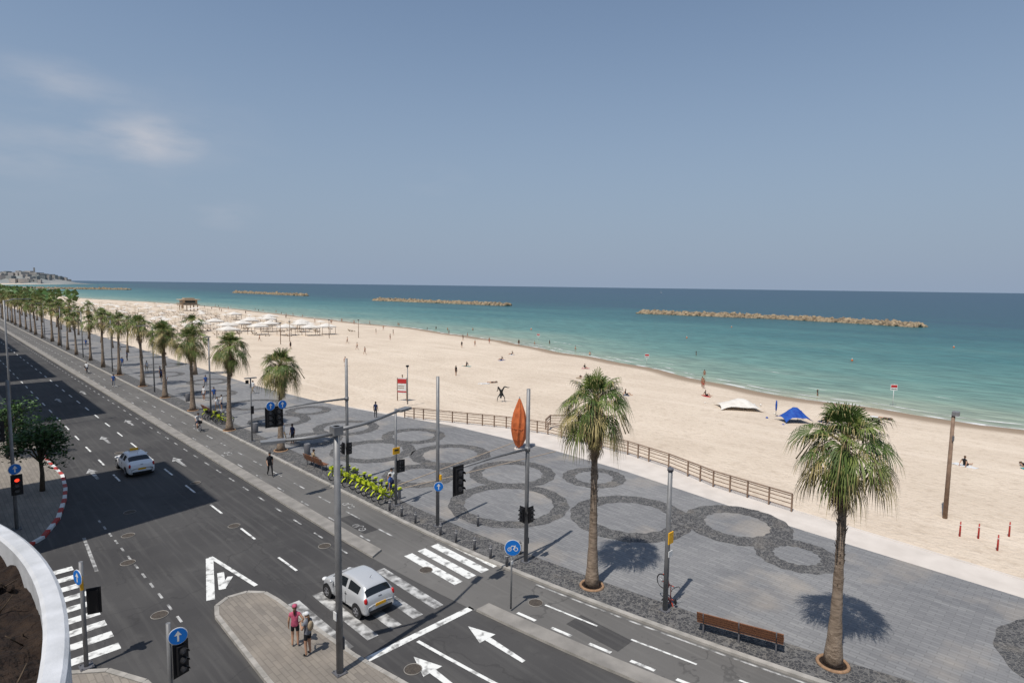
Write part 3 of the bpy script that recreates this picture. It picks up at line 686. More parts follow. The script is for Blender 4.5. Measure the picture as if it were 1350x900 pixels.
# ------------------------------------------------------------------ cars
def car(name,loc,rz,st,W,paint,wheels,wr,taxi=False):
    mb=MB(); vs=[]
    for (y,zl,zb,zr,hw,hr,sg,tg) in st:
        half=[(0,zl),(hw*.8,zl),(hw*.97,zl+.1*(zb-zl)),(hw,zl+.45*(zb-zl)),(hw*.985,zb-.05),(hw*.95,zb),(hr,zr-.05 if zr-zb>.15 else zr-.015),(hr*.86,zr)]
        row=[(x,y,z) for x,z in half]+[(0,y,zr+.015)]
        full=row+[(-x,yy,z) for x,yy,z in row[1:-1][::-1]]
        n=len(full); vs+=full
    o=len(mb.v); mb.v+=vs
    kp=mb.mi(paint);kg=mb.mi(M_glass);kd=mb.mi(M_dark)
    for i in range(len(st)-1):
        sg=st[i][6];tg=st[i][7]
        for k in range(n):
            k2=(k+1)%n; mb.f.append([o+i*n+k,o+i*n+k2,o+(i+1)*n+k2,o+(i+1)*n+k])
            seg=k if k<8 else n-1-k
            mm=kp
            if seg==5 and sg: mm=kg
            if seg>=6 and tg: mm=kg
            if seg==0: mm=kd
            mb.m.append(mm); mb.sm.append(True)
    mb.f.append([o+k for k in range(n)]); mb.m.append(kp); mb.sm.append(True)
    mb.f.append([o+(len(st)-1)*n+k for k in range(n)][::-1]); mb.m.append(kp); mb.sm.append(True)
    root=mb.obj(name,loc,rz)
    md=root.modifiers.new('sub','SUBSURF'); md.levels=2; md.render_levels=2
    mb=MB(); hw=W/2
    for y in wheels:
        for s_ in(-1,1):
            mb.disc((s_*(hw-.02),y,wr+.02),(1,0,0),wr+.055,.05,M_dark,28)
            mb.path([(s_*(hw-.17),y,wr),(s_*(hw-.0),y,wr),(s_*(hw+.015),y,wr)],[wr,wr,wr*.93],M_rubber,28)
            mb.disc((s_*(hw+.012),y,wr),(1,0,0),wr*.64,.03,M_alloy,20)
            for q in range(5):
                a=2*PI*q/5; mb.box((s_*(hw+.03),y+math.cos(a)*wr*.42,wr+math.sin(a)*wr*.42),(.012,.07,.07),M_dark)
    mb.obj('wheels',parent=root)
    mb=MB(); y0=st[-1][0]; y1=st[0][0]
    for s_ in(-1,1):
        mb.sphere((s_*(hw-.13),y1+.1,.86),(.075,.09,.15),M_tail,10,7)
        mb.sphere((s_*(hw-.17),y0-.14,.66),(.14,.13,.085),M_lens,10,7)
        mb.sphere((s_*(hw+.07),.68,.98),(.1,.06,.07),paint,8,6)
        mb.box((s_*(hw-.004),-.35,.78),(.02,.14,.03),M_dark); mb.box((s_*(hw-.004),.45,.78),(.02,.14,.03),M_dark)
        for yy in(-.42,.5): mb.box((s_*(hw-.006),yy+.1,.56),(.012,.012,.62),M_dark)
    mb.box((0,y1-.005,.62),(.5,.02,.12),M_yel); mb.box((0,y1+.02,.36),(W*.7,.06,.16),M_dark); mb.box((0,y0-.0,.35),(W*.6,.05,.16),M_dark)
    mb.box((0,y1+.05,.93),(.16,.02,.05),M_alloy)
    mb.path([(0,-1.0,1.44),(0,-1.12,1.6)],[.01,.006],M_dark,5)
    if taxi:
        mb.box((0,-.05,1.6),(.5,.17,.15),M_yel); mb.box((0,-.05,1.52),(.7,.1,.03),M_dark)
    mb.obj('trim',parent=root)
    return root
hatch=[(-1.8,.34,.6,.64,.62,.45,0,0),(-1.77,.24,.82,.88,.72,.6,0,0),(-1.70,.2,.92,.99,.77,.6,0,1),(-1.46,.2,.97,1.3,.795,.55,0,0),(-1.3,.2,.98,1.38,.8,.56,1,0),(-.62,.2,.95,1.47,.8,.56,1,0),(-.42,.2,.94,1.485,.8,.57,0,0),(-.34,.2,.93,1.485,.8,.57,1,0),(.15,.2,.92,1.45,.8,.56,1,0),(.3,.2,.91,1.41,.8,.55,0,1),(1.08,.2,.89,.96,.785,.62,0,0),(1.4,.2,.81,.87,.76,.6,0,0),(1.68,.22,.67,.73,.71,.55,0,0),(1.79,.3,.48,.54,.58,.45,0,0)]
sedan=[(-2.2,.32,.62,.68,.7,.55,0,0),(-2.16,.24,.86,.93,.8,.68,0,0),(-1.95,.22,.93,1.0,.86,.7,0,0),(-1.6,.22,.95,1.04,.86,.66,0,1),(-1.05,.2,.97,1.38,.87,.6,0,0),(-.95,.2,.97,1.41,.87,.6,1,0),(-.5,.2,.95,1.46,.87,.61,1,0),(-.32,.2,.94,1.46,.87,.61,0,0),(-.24,.2,.94,1.46,.87,.61,1,0),(.35,.2,.93,1.43,.87,.6,1,0),(.47,.2,.93,1.39,.87,.6,0,1),(1.2,.2,.91,.98,.86,.7,0,0),(1.7,.2,.84,.9,.84,.66,0,0),(2.08,.22,.72,.78,.78,.6,0,0),(2.2,.3,.5,.56,.66,.5,0,0)]
car('hatchback_car',(13.0,22.5,0.0),math.radians(2),hatch,1.6,M_silver,(-1.18,1.2),.29)
car('taxi',(10.6,50.2,0.0),0,sedan,1.74,M_whitecar,(-1.3,1.32),.32,taxi=True)
# ------------------------------------------------------------------ people
SK=[mat('skin_a',(0.45,0.26,0.17),0.6),mat('skin_b',(0.3,0.16,0.1),0.6)]
HA=[mat('hair_dark',(0.02,0.014,0.01),0.6),mat('hair_brown',(0.09,0.05,0.025),0.6)]
def cloth(n,c): return mat('cloth_'+n,c,0.85,c2=tuple(v*.75 for v in c),scale=12)
C=dict(black=cloth('black',(.015,.015,.018)),pink=cloth('pink',(.5,.1,.17)),grey=cloth('grey',(.18,.19,.22)),white=cloth('white',(.7,.7,.7)),blue=cloth('blue',(.05,.12,.35)),red=cloth('red',(.5,.04,.04)),tan=cloth('tan',(.35,.27,.18)),navy=cloth('navy',(.02,.03,.08)),teal=cloth('teal',(.05,.3,.3)))
BASE=dict(pelvis=(0,0,.95),spine=(0,0,1.14),chest=(0,0,1.33),neck=(0,0,1.47),h1=(0,.01,1.56),h2=(0,.02,1.65),
 sL=(-.17,0,1.40),eL=(-.23,-.03,1.12),wL=(-.25,.05,.88),kL=(-.255,.07,.78),sR=(.17,0,1.40),eR=(.23,-.03,1.12),wR=(.25,.05,.88),kR=(.255,.07,.78),
 hL=(-.09,0,.90),nL=(-.1,.02,.5),aL=(-.105,-.02,.09),tL=(-.115,.13,.045),hR=(.09,0,.90),nR=(.1,.02,.5),aR=(.105,-.02,.09),tR=(.115,.13,.045))
RAD=dict(pelvis=(.15,.12),spine=(.125,.1),chest=(.15,.11),neck=(.055,.055),h1=(.078,.085),h2=(.078,.09),s=(.065,.065),e=(.042,.042),w=(.03,.03),k=(.035,.02),h=(.095,.095),n=(.06,.06),a=(.04,.04),t=(.045,.03))
BON=[('pelvis','spine','torso'),('spine','chest','torso'),('chest','neck','torso'),('neck','h1','head'),('h1','h2','head')]
for q in 'LR': BON+=[('chest','s'+q,'torso'),('s'+q,'e'+q,'uarm'),('e'+q,'w'+q,'farm'),('w'+q,'k'+q,'hand'),('pelvis','h'+q,'hips'),('h'+q,'n'+q,'thigh'),('n'+q,'a'+q,'shin'),('a'+q,'t'+q,'foot')]
POSES={
 'stand':{},
 'hip':dict(eR=(.36,-.08,1.16),wR=(.2,.06,1.0),kR=(.14,.1,.95),nL=(-.11,.07,.5)),
 'phone':dict(eR=(.24,.05,1.13),wR=(.1,.27,1.2),kR=(.05,.32,1.27),eL=(-.24,.05,1.13),wL=(-.1,.25,1.18),kL=(-.06,.3,1.25),h2=(0,.05,1.64)),
 'walk':dict(nL=(-.1,.2,.52),aL=(-.1,.3,.1),tL=(-.1,.44,.08),nR=(.1,-.02,.5),aR=(.1,-.34,.14),tR=(.1,-.24,.04),eL=(-.23,-.15,1.14),wL=(-.22,-.12,.9),kL=(-.22,-.1,.8),eR=(.23,.08,1.13),wR=(.22,.24,.95),kR=(.21,.3,.88)),
 'sit':dict(pelvis=(0,0,.56),spine=(0,-.04,.76),chest=(0,-.04,.95),neck=(0,0,1.09),h1=(0,.02,1.18),h2=(0,.04,1.27),sL=(-.17,-.03,1.02),sR=(.17,-.03,1.02),eL=(-.24,.06,.77),eR=(.24,.06,.77),wL=(-.16,.28,.7),wR=(.16,.28,.7),kL=(-.13,.36,.67),kR=(.13,.36,.67),hL=(-.09,.05,.54),hR=(.09,.05,.54),nL=(-.12,.45,.52),nR=(.12,.45,.52),aL=(-.12,.47,.1),aR=(.12,.47,.1),tL=(-.13,.62,.05),tR=(.13,.62,.05)),
 'ride':dict(pelvis=(0,-.25,.97),spine=(0,-.18,1.14),chest=(0,-.06,1.32),neck=(0,.03,1.45),h1=(0,.06,1.54),h2=(0,.08,1.63),sL=(-.17,-.02,1.38),sR=(.17,-.02,1.38),eL=(-.27,.1,1.17),eR=(.27,.1,1.17),wL=(-.28,.2,1.06),wR=(.28,.2,1.06),kL=(-.28,.27,1.04),kR=(.28,.27,1.04),hL=(-.09,-.2,.93),hR=(.09,-.2,.93),nL=(-.11,.15,.72),nR=(.11,.1,.55),aL=(-.11,-.02,.46),aR=(.11,-.04,.2),tL=(-.12,.1,.42),tR=(.12,.1,.17)),
 'beachsit':dict(pelvis=(0,0,.14),spine=(0,-.1,.32),chest=(0,-.14,.5),neck=(0,-.12,.64),h1=(0,-.1,.73),h2=(0,-.08,.82),sL=(-.17,-.16,.57),sR=(.17,-.16,.57),eL=(-.25,-.3,.32),eR=(.25,-.3,.32),wL=(-.24,-.4,.08),wR=(.24,-.4,.08),kL=(-.25,-.46,.04),kR=(.25,-.46,.04),hL=(-.09,.05,.13),hR=(.09,.05,.13),nL=(-.13,.42,.38),nR=(.13,.48,.15),aL=(-.12,.7,.08),aR=(.13,.9,.08),tL=(-.12,.82,.06),tR=(.14,.95,.17)),
 'acrobat':dict(pelvis=(0,0,1.0),spine=(0,-.12,.82),chest=(.0,-.14,.62),neck=(.02,-.05,.5),h1=(.03,.03,.44),h2=(.03,.09,.4),sL=(-.17,-.12,.58),sR=(.17,-.12,.58),eL=(-.28,-.02,.45),eR=(.3,.0,.4),wL=(-.32,.02,.22),wR=(.34,.05,.18),kL=(-.34,.05,.08),kR=(.36,.08,.06),hL=(-.1,.02,1.04),hR=(.1,.02,1.04),nL=(-.3,.1,1.42),aL=(-.62,.0,1.3),tL=(-.74,.05,1.36),nR=(.28,.12,1.4),aR=(.3,.1,1.02),tR=(.4,.15,.94)),
}
def person(pose,skin,hair,torso,thigh,shin=None,sleeve=True,shoe=None,hat=None,longhair=False,h=1.7,mono=None,pack=None):
    J=dict(BASE); J.update(POSES[pose]); names=list(J)
    me=bpy.data.meshes.new('tmp'); bm=bmesh.new(); sl=bm.verts.layers.skin.verify(); vv={}
    for n_ in names:
        v=bm.verts.new(J[n_]); vv[n_]=v
        key=n_ if n_ in RAD else n_[0]
        v[sl].radius=RAD[key]; v[sl].use_root=(n_=='pelvis')
    for a,b_,_ in BON: bm.edges.new((vv[a],vv[b_]))
    bm.to_mesh(me); bm.free()
    o=bpy.data.objects.new('tmp',me); col.objects.link(o)
    sm=o.modifiers.new('s','SKIN'); sm.use_smooth_shade=True; ss=o.modifiers.new('d','SUBSURF'); ss.levels=1; ss.render_levels=1
    dg=bpy.context.evaluated_depsgraph_get(); dg.update()
    m2=bpy.data.meshes.new_from_object(o.evaluated_get(dg)); bpy.data.objects.remove(o)
    V=[Vector(v.co) for v in m2.vertices]
    mp={'torso':torso,'hips':thigh,'thigh':thigh,'shin':shin or skin,'uarm':torso if sleeve else skin,'farm':skin,'hand':skin,'head':skin,'foot':shoe or skin}
    segs=[(Vector(J[a]),Vector(J[b_]),t) for a,b_,t in BON]
    mb=MB()
    mb.v=[tuple(v) for v in V]
    for p in m2.polygons:
        c=sum((V[i] for i in p.vertices),Vector())/len(p.vertices); best=9;bt='torso';bu=0
        for a,b_,t in segs:
            ab=b_-a; u=max(0,min(1,(c-a).dot(ab)/ab.length_squared)); d=(c-(a+ab*u)).length
            if t=='torso' : d-=.05
            if d<best: best=d;bt=t;bu=u
        m_=mp[bt]
        if bt=='thigh' and shin is None and bu>.62: m_=skin
        if bt=='uarm' and sleeve and bu>.75: m_=skin
        if mono: m_=mono
        mb.f.append(list(p.vertices)); mb.m.append(mb.mi(m_)); mb.sm.append(True)
    hc=Vector(J['h2']); sk=mono or skin; hr=mono or hair
    mb.sphere(hc+Vector((0,-.02,.03)),(.088,.1,.09),hr,12,8)
    if longhair: mb.path([hc+Vector((0,-.09,.0)),hc+Vector((0,-.13,-.1)),hc+Vector((0,-.12,-.28))],[.04,.045,.015],hr,8)
    mb.sphere(hc+Vector((0,.09,-.03)),(.014,.022,.022),sk,6,5)
    for s_ in(-1,1):
        mb.sphere(hc+Vector((s_*.082,-.0,-.03)),(.014,.022,.032),sk,6,5)
        mb.sphere(hc+Vector((s_*.03,.078,.0)),(.011,.008,.008),mono or C['black'],6,4)
    mb.box(hc+Vector((0,.08,-.075)),(.045,.012,.01),mono or C['red'])
    if hat:
        mb.sphere(hc+Vector((0,-.01,.05)),(.1,.112,.085),hat,12,8); mb.disc(hc+Vector((0,.07,.05)),(0,.15,1),.09,.012,hat,14)
    if pack: mb.sphere(Vector(J['chest'])+Vector((0,-.16,-.08)),(.13,.09,.2),pack,10,8)
    for q,sx in(('L',-1),('R',1)):
        k=Vector(J['k'+q]); w=Vector(J['w'+q]); d=(k-w).normalized(); sd=Vector((0,1,0)) if abs(d.z)>.6 else Vector((1,0,0))
        for i in range(4):
            b0=k+sd*(.028-.018*i)-d*.01; L_=(.06,.072,.068,.052)[i]; cu=Vector((-sx*.012,0,0))
            mb.path([b0,b0+d*L_*.5+cu*.3,b0+d*L_+cu*1.6],[.009,.008,.006],sk,5)
        b0=w+(k-w)*.45+sd*.03; mb.path([b0,b0+sd*.03+d*.025,b0+sd*.035+d*.055],[.011,.009,.007],sk,5)
    me=mb.mesh('person'); s_=h/1.74
    for v in me.vertices: v.co*=s_
    return me
P_=person
w1=P_('hip',SK[0],HA[1],C['pink'],C['black'],shoe=C['white'],sleeve=False,hat=C['pink'],longhair=True,h=1.66)
w2=P_('phone',SK[0],HA[1],C['grey'],C['black'],shoe=C['black'],sleeve=False,hat=C['white'],longhair=True,h=1.68,pack=C['tan'])
place(w1,'woman_pedestrian',(9.45,21.0,.12),rz=math.radians(-35)); place(w2,'woman_pedestrian',(9.55,20.15,.12),rz=math.radians(20))
man=P_('walk',SK[0],HA[0],C['black'],C['black'],C['black'],shoe=C['black'],h=1.76); place(man,'man_pedestrian',(17.3,42.0,.01),rz=math.radians(170))
ped=P_('walk',SK[0],HA[0],C['blue'],C['grey'],C['grey'],shoe=C['white'],h=1.7,pack=C['navy'])
ped2=P_('stand',SK[0],HA[0],C['white'],C['navy'],shoe=C['white'],h=1.72)
ped3=P_('stand',SK[1],HA[0],C['navy'],C['black'],C['black'],h=1.72)
ped4=P_('walk',SK[0],HA[1],C['white'],C['tan'],C['tan'],longhair=True,h=1.66)
for me_,x,y,a in [(ped,20.9,31.9,.3),(ped,23.7,72.9,3),(ped2,23.0,74.2,2),(ped2,22.6,88,0),(ped3,33,53,-1),(ped3,22.3,49.2,2),(ped3,24,96,1),(ped3,25,120,1),(ped4,22.0,50.4,3.4),(ped4,21.9,66.5,0),(ped2,22.6,67.2,1),(ped,26,83,3),(ped4,24.2,104,0),(ped,22.4,111,3),(ped4,29,75,2),(ped2,21.8,62.8,2),(ped3,23.2,92,0),(ped4,27,135,0),(ped,24,150,3),(ped2,21.6,32.8,2.6)]:
    place(me_,'pedestrian',(x,y,.1),rz=a)
place(ped,'pedestrian',(17.5,92,.01),rz=3)
sit=P_('sit',SK[1],HA[0],C['tan'],C['navy'],sleeve=True,h=1.72); place(sit,'seated_person',(20.6,41.9,.05),rz=math.radians(-90)); 
ride=P_('ride',SK[0],HA[0],C['white'],C['navy'],shoe=C['white'],h=1.74)
for (x,y,a) in [(17.9,59.6,PI),(17.2,108,0)]:
    place(ride,'cyclist',(x,y,.01),rz=a); place(greyb,'bicycle',(x,y,.01),rz=a)
sc_=P_('acrobat',SK[0],HA[0],C['black'],C['black'],mono=M_bronze,h=1.74)
place(sc_,'acrobat_sculpture',(51.2,53.0,bz(51.2,53)+.02),rz=math.radians(130),sc=1.4)
bath=[P_('stand',SK[1],HA[0],SK[1],C['red'],sleeve=False),P_('walk',SK[0],HA[0],SK[0],C['navy'],sleeve=False),P_('stand',SK[0],HA[1],C['black'],C['black'],sleeve=False,longhair=True)]
bsit=P_('beachsit',SK[0],HA[1],C['black'],C['black'],sleeve=False)
lie=bath[2]
Rb=random.Random(5)
def on_beach(x,y): return bz(x,y) if x<S(y) else SEA-0.75
pts=[(53,95),(87,44),(88.5,45),(132,69),(103,52),(96,30),(118,95),(70,120),(92,140),(100,160),(76,135),(121,150),(62,75),(66,110),(110,130),(140,160),(60,150),(58,128),(111,85),(48,70),(125,110)]
for k in range(40):
    y=Rb.uniform(110,420); pts.append((S(y)+Rb.uniform(-22,8),y))
for (x,y) in pts: place(Rb.choice(bath),'bather',(x,y,on_beach(x,y)),rz=Rb.uniform(0,6))
def towel(x,y,c,ang):
    mb=MB(); n=6
    vs=[((i/n-.5)*1.8,j*.85-.42,.015+.02*math.sin(i*2+j)) for i in range(n+1) for j in(0,1)]
    mb.add(vs,[(2*i,2*i+1,2*i+3,2*i+2) for i in range(n)],c); mb.obj('beach_towel',(x,y,bz(x,y)+.01),ang)
for (x,y,c) in [(63.5,7.6,C['white']),(74,22,C['navy']),(80,40,C['red']),(66.5,3.4,C['teal']),(78,62,C['tan']),(85,88,C['blue']),(60,66,C['white']),(84,19,C['white']),(70,47,C['grey']),(90,70,C['pink']),(95,95,C['white']),(72,84,C['teal'])]:
    a=Rb.uniform(0,6); towel(x,y,c,a)
    if Rb.random()<.6: place(bsit,'sunbather',(x,y,bz(x,y)+.02),rz=a)
    else: place(lie,'sunbather',(x-.75*math.sin(-a+1.57),y,bz(x,y)+.14),rot=(math.radians(-90),0,a+1.57))
# ------------------------------------------------------------------ beach things
def shade(name,x,y,m,w,ang,h=1.7):
    mb=MB(); n=8; vs=[];fs=[]
    for i in range(n+1):
        for j in range(n+1):
            u=i/n*2-1;v=j/n*2-1; z=h*(1-.75*(abs(u)**1.6))*(1-.6*abs(v)**1.6)+.1*math.sin(5*u+2*v)+.12; vs.append((u*w/2*(1+.12*abs(v)**3),v*w*.38*(1+.2*abs(u)**3),max(.12,z)))
    for i in range(n):
        for j in range(n): k=i*(n+1)+j; fs.append((k,k+1,k+n+2,k+n+1))
    mb.add(vs,fs,m,True)
    for sx in(-.5,.5): mb.tube((sx*w*.35,0,0),(sx*w*.35,0,h*.8),.025,M_steel,6)
    for sx in(-1,1):
        for sy in(-1,1): mb.tube((sx*w*.55,sy*w*.42,.2),(sx*w*.75,sy*w*.6,0),.012,M_white,4); mb.sphere((sx*w*.75,sy*w*.6,.08),(.16,.16,.12),m,8,5)
    mb.obj(name,(x,y,bz(x,y)),ang)
shade('white_beach_tent',74.0,32.5,M_canvas,4.8,-.9,1.2); shade('blue_beach_tent',71.0,24.6,M_sky_blue,3.0,-.7,1.6)
mb=MB(); mb.tube((0,0,0),(0,0,2),.025,M_steel,6); mb.sphere((0,0,1.3),(.12,.12,.7),M_sky_blue,8,8); mb.obj('folded_beach_umbrella',(72.8,27.3,bz(72.8,27.3)))
mb=MB(); n=16;vs=[];fs=[];prof=[(.05,.15),(.32,.4),(.52,.9),(.62,1.6),(.6,2.4),(.46,3.2),(.24,3.9),(.06,4.4)]
for r,z in prof:
    for k in range(n):
        a=2*PI*k/n; rr=r*(1.0+.12*(1 if k%2 else -1)); vs.append((rr*math.cos(a+z*.15),rr*math.sin(a+z*.15),z))
for i in range(len(prof)-1):
    for k in range(n): fs.append((i*n+k,i*n+(k+1)%n,(i+1)*n+(k+1)%n,(i+1)*n+k))
mb.add(vs,fs,M_orange); mb.tube((0,0,0),(0,0,4.55),.05,M_steel,8); mb.disc((0,0,.05),(0,0,1),.4,.1,M_conc,16); mb.torus((0,0,1.9),.64,.025,M_orange,20,5,'z')
mb.obj('folded_parasol',(35.6,34.6,.1))
mb=MB(); mb.box((0,0,1.9),(.08,1.25,1.9),M_white); mb.box((-.05,0,2.45),(.02,1.1,.55),C['red']); mb.box((-.05,0,1.15),(.02,1.1,.16),C['red'])
mb.box((-.05,.1,1.85),(.02,.8,.08),C['tan']); mb.box((-.05,.1,1.6),(.02,.8,.08),C['tan'])
for s_ in(-.6,.6): mb.box((0,s_,1.4),(.1,.1,2.9),M_fence)
mb.obj('information_board',(41.3,60.3,bz(41.3,60.3)),math.radians(35))
mb=MB(); mb.path([(0,0,0),(0,0,4.6)],[.07,.05],M_steel,8); mb.box((.0,0,4.5),(.3,.2,.2),M_dark); mb.obj('loudspeaker_pole',(39.8,57.0,.05))
def flagpole(x,y,h,c,z=None):
    mb=MB(); mb.path([(0,0,0),(0,0,h)],[.05,.035],M_white,8); 
    mb.box((0,-.0,h-.45),(.06,.9,.8),M_white); mb.box((-.035,0,h-.3),(.012,.8,.35),c); mb.box((-.035,0,h-.7),(.012,.7,.08),M_dark); mb.box((0,0,.1),(.5,.5,.25),M_grey)
    mb.obj('swimming_sign',(x,y,z if z is not None else SEA-.3),math.radians(40))
flagpole(95.5,20.0,3.4,C['red']); flagpole(107,67,2.6,C['red']); flagpole(129,118,2.4,C['red'])
mb=MB(); R=random.Random(9)
def umb(x,y,z,r,h,m,n=8):
    vs=[(x,y,z+h)]+[(x+r*math.cos(2*PI*k/n),y+r*math.sin(2*PI*k/n),z+h-.45) for k in range(n)]
    mb.add(vs,[(0,1+k,1+(k+1)%n) for k in range(n)],m); mb.tube((x,y,z),(x,y,z+h),.04,M_fence,4)
for i in range(240):
    y=R.uniform(180,430); x=R.uniform(46,min(104,S(y)-18)); umb(x,y,bz(x,y),R.uniform(1.1,1.7),2.4,M_canvas if R.random()<.5 else M_beige)
mb.obj('beach_umbrellas')
mb=MB()
for i in range(170):
    y=R.uniform(160,330); x=R.uniform(46,100); z=bz(x,y); a=R.uniform(-.3,.3); Rm=Matrix.Rotation(a,3,'Z')
    mb.box((x,y,z+.3),(1.3,.6,.06),M_canvas if R.random()<.5 else M_beige,Rm); mb.box((x-.85,y,z+.5),(.6,.6,.06),M_beige,Rm@Matrix.Rotation(.7,3,'Y'))
    for s_ in(-.5,.5): mb.box((x+s_,y,z+.13),(.05,.5,.28),M_fence,Rm)
mb.obj('sun_loungers')
def gaz(x,y,w=4.0):
    mb=MB(); h=2.5
    for sx in(-1,1):
        for sy in(-1,1): mb.tube((sx*w/2,sy*w/2,0),(sx*w/2,sy*w/2,h),.06,M_fence,6)
    vs=[(0,0,h+.9)]+[(a*w*.55,b_*w*.55,h) for a,b_ in((-1,-1),(1,-1),(1,1),(-1,1))]
    mb.add(vs,[(0,1,2),(0,2,3),(0,3,4),(0,4,1)],M_canvas)
    vs=[(a*w*.55,b_*w*.55,z) for a,b_ in((-1,-1),(1,-1),(1,1),(-1,1)) for z in(h,h-.35)]
    mb.add(vs,[(2*i,2*i+1,(2*i+3)%8,(2*i+2)%8) for i in range(4)],M_canvas)
    mb.obj('beach_gazebo',(x,y,bz(x,y)),R.uniform(-.2,.2))
for (x,y) in [(86,165),(80,163),(74,166),(68,171),(84,178),(76,182),(69,186),(90,190),(62,178),(58,190),(66,200),(78,203),(88,212),(56,160),(96,230),(90,250)]: gaz(x,y)
for (x,y) in [(88,150),(80,152),(61,140),(66,146)]:
    mb=MB(); mb.path([(0,0,0),(0,0,5.2)],[.09,.06],M_fence,6); mb.box((0,0,5.1),(.4,.3,.25),M_grey); mb.obj('beach_floodlight_pole',(x,y,bz(x,y)))
mb=MB()
for sx in(-3.5,0,3.5):
    for sy in(-3,3): mb.box((sx,sy,1.6),(.35,.35,3.2),M_tanwood)
mb.box((0,0,3.3),(9,8,.3),M_tanwood); mb.box((0,0,4.6),(7,6,2.4),M_tanwood); mb.box((-3.52,0,4.9),(.05,4.5,1.1),M_glass); mb.box((0,-3.02,4.9),(5,.05,1.1),M_glass); mb.box((0,0,6.0),(9.5,8.5,.3),M_beige); mb.box((0,0,6.5),(5,4,.7),M_tanwood)
for i in range(9): mb.box((-4.6,-4+i,3.9),(.08,.08,1.0),M_tanwood)
mb.box((-4.6,0,4.4),(.1,8,.08),M_tanwood); mb.box((-3.6,-2,1.6),(.1,3,3.1),M_tanwood)
mb.obj('lifeguard_station',(101,345,bz(101,345)))
# breakwaters
ico=bmesh.new(); bmesh.ops.create_icosphere(ico,subdivisions=1,radius=1); IV=[v.co.copy() for v in ico.verts]; IF=[[v.index for v in f.verts] for f in ico.faces]; ico.free()
def breakwater(pts,n,seed,w=4.6,rs=1.35,hh=1.5):
    R=random.Random(seed); mb=MB(); P=[Vector((a,b_,0)) for a,b_ in pts]; L=[(b_-a).length for a,b_ in zip(P,P[1:])]; T=sum(L)
    for i in range(n):
        t=R.uniform(0,T); k=0
        while k<len(L)-1 and t>L[k]: t-=L[k];k+=1
        d=(P[k+1]-P[k]).normalized(); c=P[k]+d*t; nn=Vector((-d.y,d.x,0)); u=R.uniform(-1,1); c=c+nn*u*w
        z=SEA-.5+(1-abs(u)**1.5)*hh*R.uniform(.4,1.25); r=rs*R.uniform(.5,1.35); sc=Vector((R.uniform(.8,1.4),R.uniform(.8,1.4),R.uniform(.6,1)))
        rot=Matrix.Rotation(R.uniform(0,6),3,'Z')@Matrix.Rotation(R.uniform(0,6),3,'X')
        vs=[rot@Vector((v.x*sc.x,v.y*sc.y,v.z*sc.z))*r*R.uniform(.85,1.1)+Vector((c.x,c.y,z)) for v in IV]
        mb.add(vs,IF,M_rock)
    return mb.obj('breakwater')
breakwater([(320,206),(328,166),(335,126),(329,90),(319,58.5)],1500,1)
breakwater([(319,511),(330,427),(338,343)],1200,2,rs=1.7)
breakwater([(342,942),(348,721)],900,3,rs=2.1)
breakwater([(112,1391),(268,1250)],900,4,w=6,rs=2.4)
mb=MB()
for (x,y) in [(150,40),(175,95),(210,30),(160,150),(240,110)]:
    mb.sphere((x,y,SEA+.1),.28,M_orange,8,6); mb.tube((x,y,SEA),(x,y,SEA+.7),.04,M_white,5)
mb.obj('buoys')
mb=MB(); mb.add([(-3,0,.6),(3,0,.6),(4,0,1.1),(-3,1,1),(3,1,1),(-3,-1,1),(3,-1,1)],[(0,1,4,3),(0,5,6,1),(1,2,4),(1,6,2),(3,4,2,6,5)],M_white); mb.add([(0,0,1.2),(0,0,10),(-3,0.2,1.6)],[(0,1,2)],M_white); mb.add([(.3,0,1.2),(0.1,0,9),(3,.2,1.4)],[(0,1,2)],M_white); mb.obj('sailing_boat',(1500,900,SEA))
# ------------------------------------------------------------------ headland town
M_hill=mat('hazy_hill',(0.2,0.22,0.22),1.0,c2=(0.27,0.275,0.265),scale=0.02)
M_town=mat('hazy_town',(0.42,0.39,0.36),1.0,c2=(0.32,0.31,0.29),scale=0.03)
R=random.Random(3); n=40;kk=8;vs=[];fs=[]
A=Vector((60,3150,0));B=Vector((455,2860,0)); dd=(B-A).normalized(); nn=Vector((dd.y,-dd.x,0))
def hillh(u): return interp([(0,42),(.35,44),(.55,42),(.68,40),(.78,28),(.86,12),(1,1)],u)*(0.9+.2*mnoise.noise((u*9,0,0)))
for i in range(n+1):
    u=i/n
    for j in range(kk+1):
        v=j/kk*2-1; p=A.lerp(B,u)+nn*v*140; z=SEA+hillh(u)*(1-abs(v)**2)*(1+.15*mnoise.noise((u*20,v*3,1))); vs.append((p.x,p.y,z))
for i in range(n):
    for j in range(kk): k=i*(kk+1)+j; fs.append((k,k+1,k+kk+2,k+kk+1))
mb=MB(); mb.add(vs,fs,M_hill,True); mb.obj('distant_hill')
mb=MB()
for i in range(190):
    u=R.uniform(0,.84); v=R.uniform(-.9,.9); p=A.lerp(B,u)+nn*v*140; z=SEA+hillh(u)*(1-abs(v)**2); s_=R.uniform(8,20)
    if .5<u<.8: s_*=1.3
    mb.box((p.x,p.y,z),(s_,s_*R.uniform(.7,1.4),R.uniform(10,20 if u<.5 else 26)),M_town if R.random()<.6 else M_hill,Matrix.Rotation(R.uniform(0,1.5),3,'Z'))
mb.box((A.lerp(B,.66).x,A.lerp(B,.66).y,SEA+50),(5,5,26),M_town)
mb.obj('distant_town')
mb=MB()
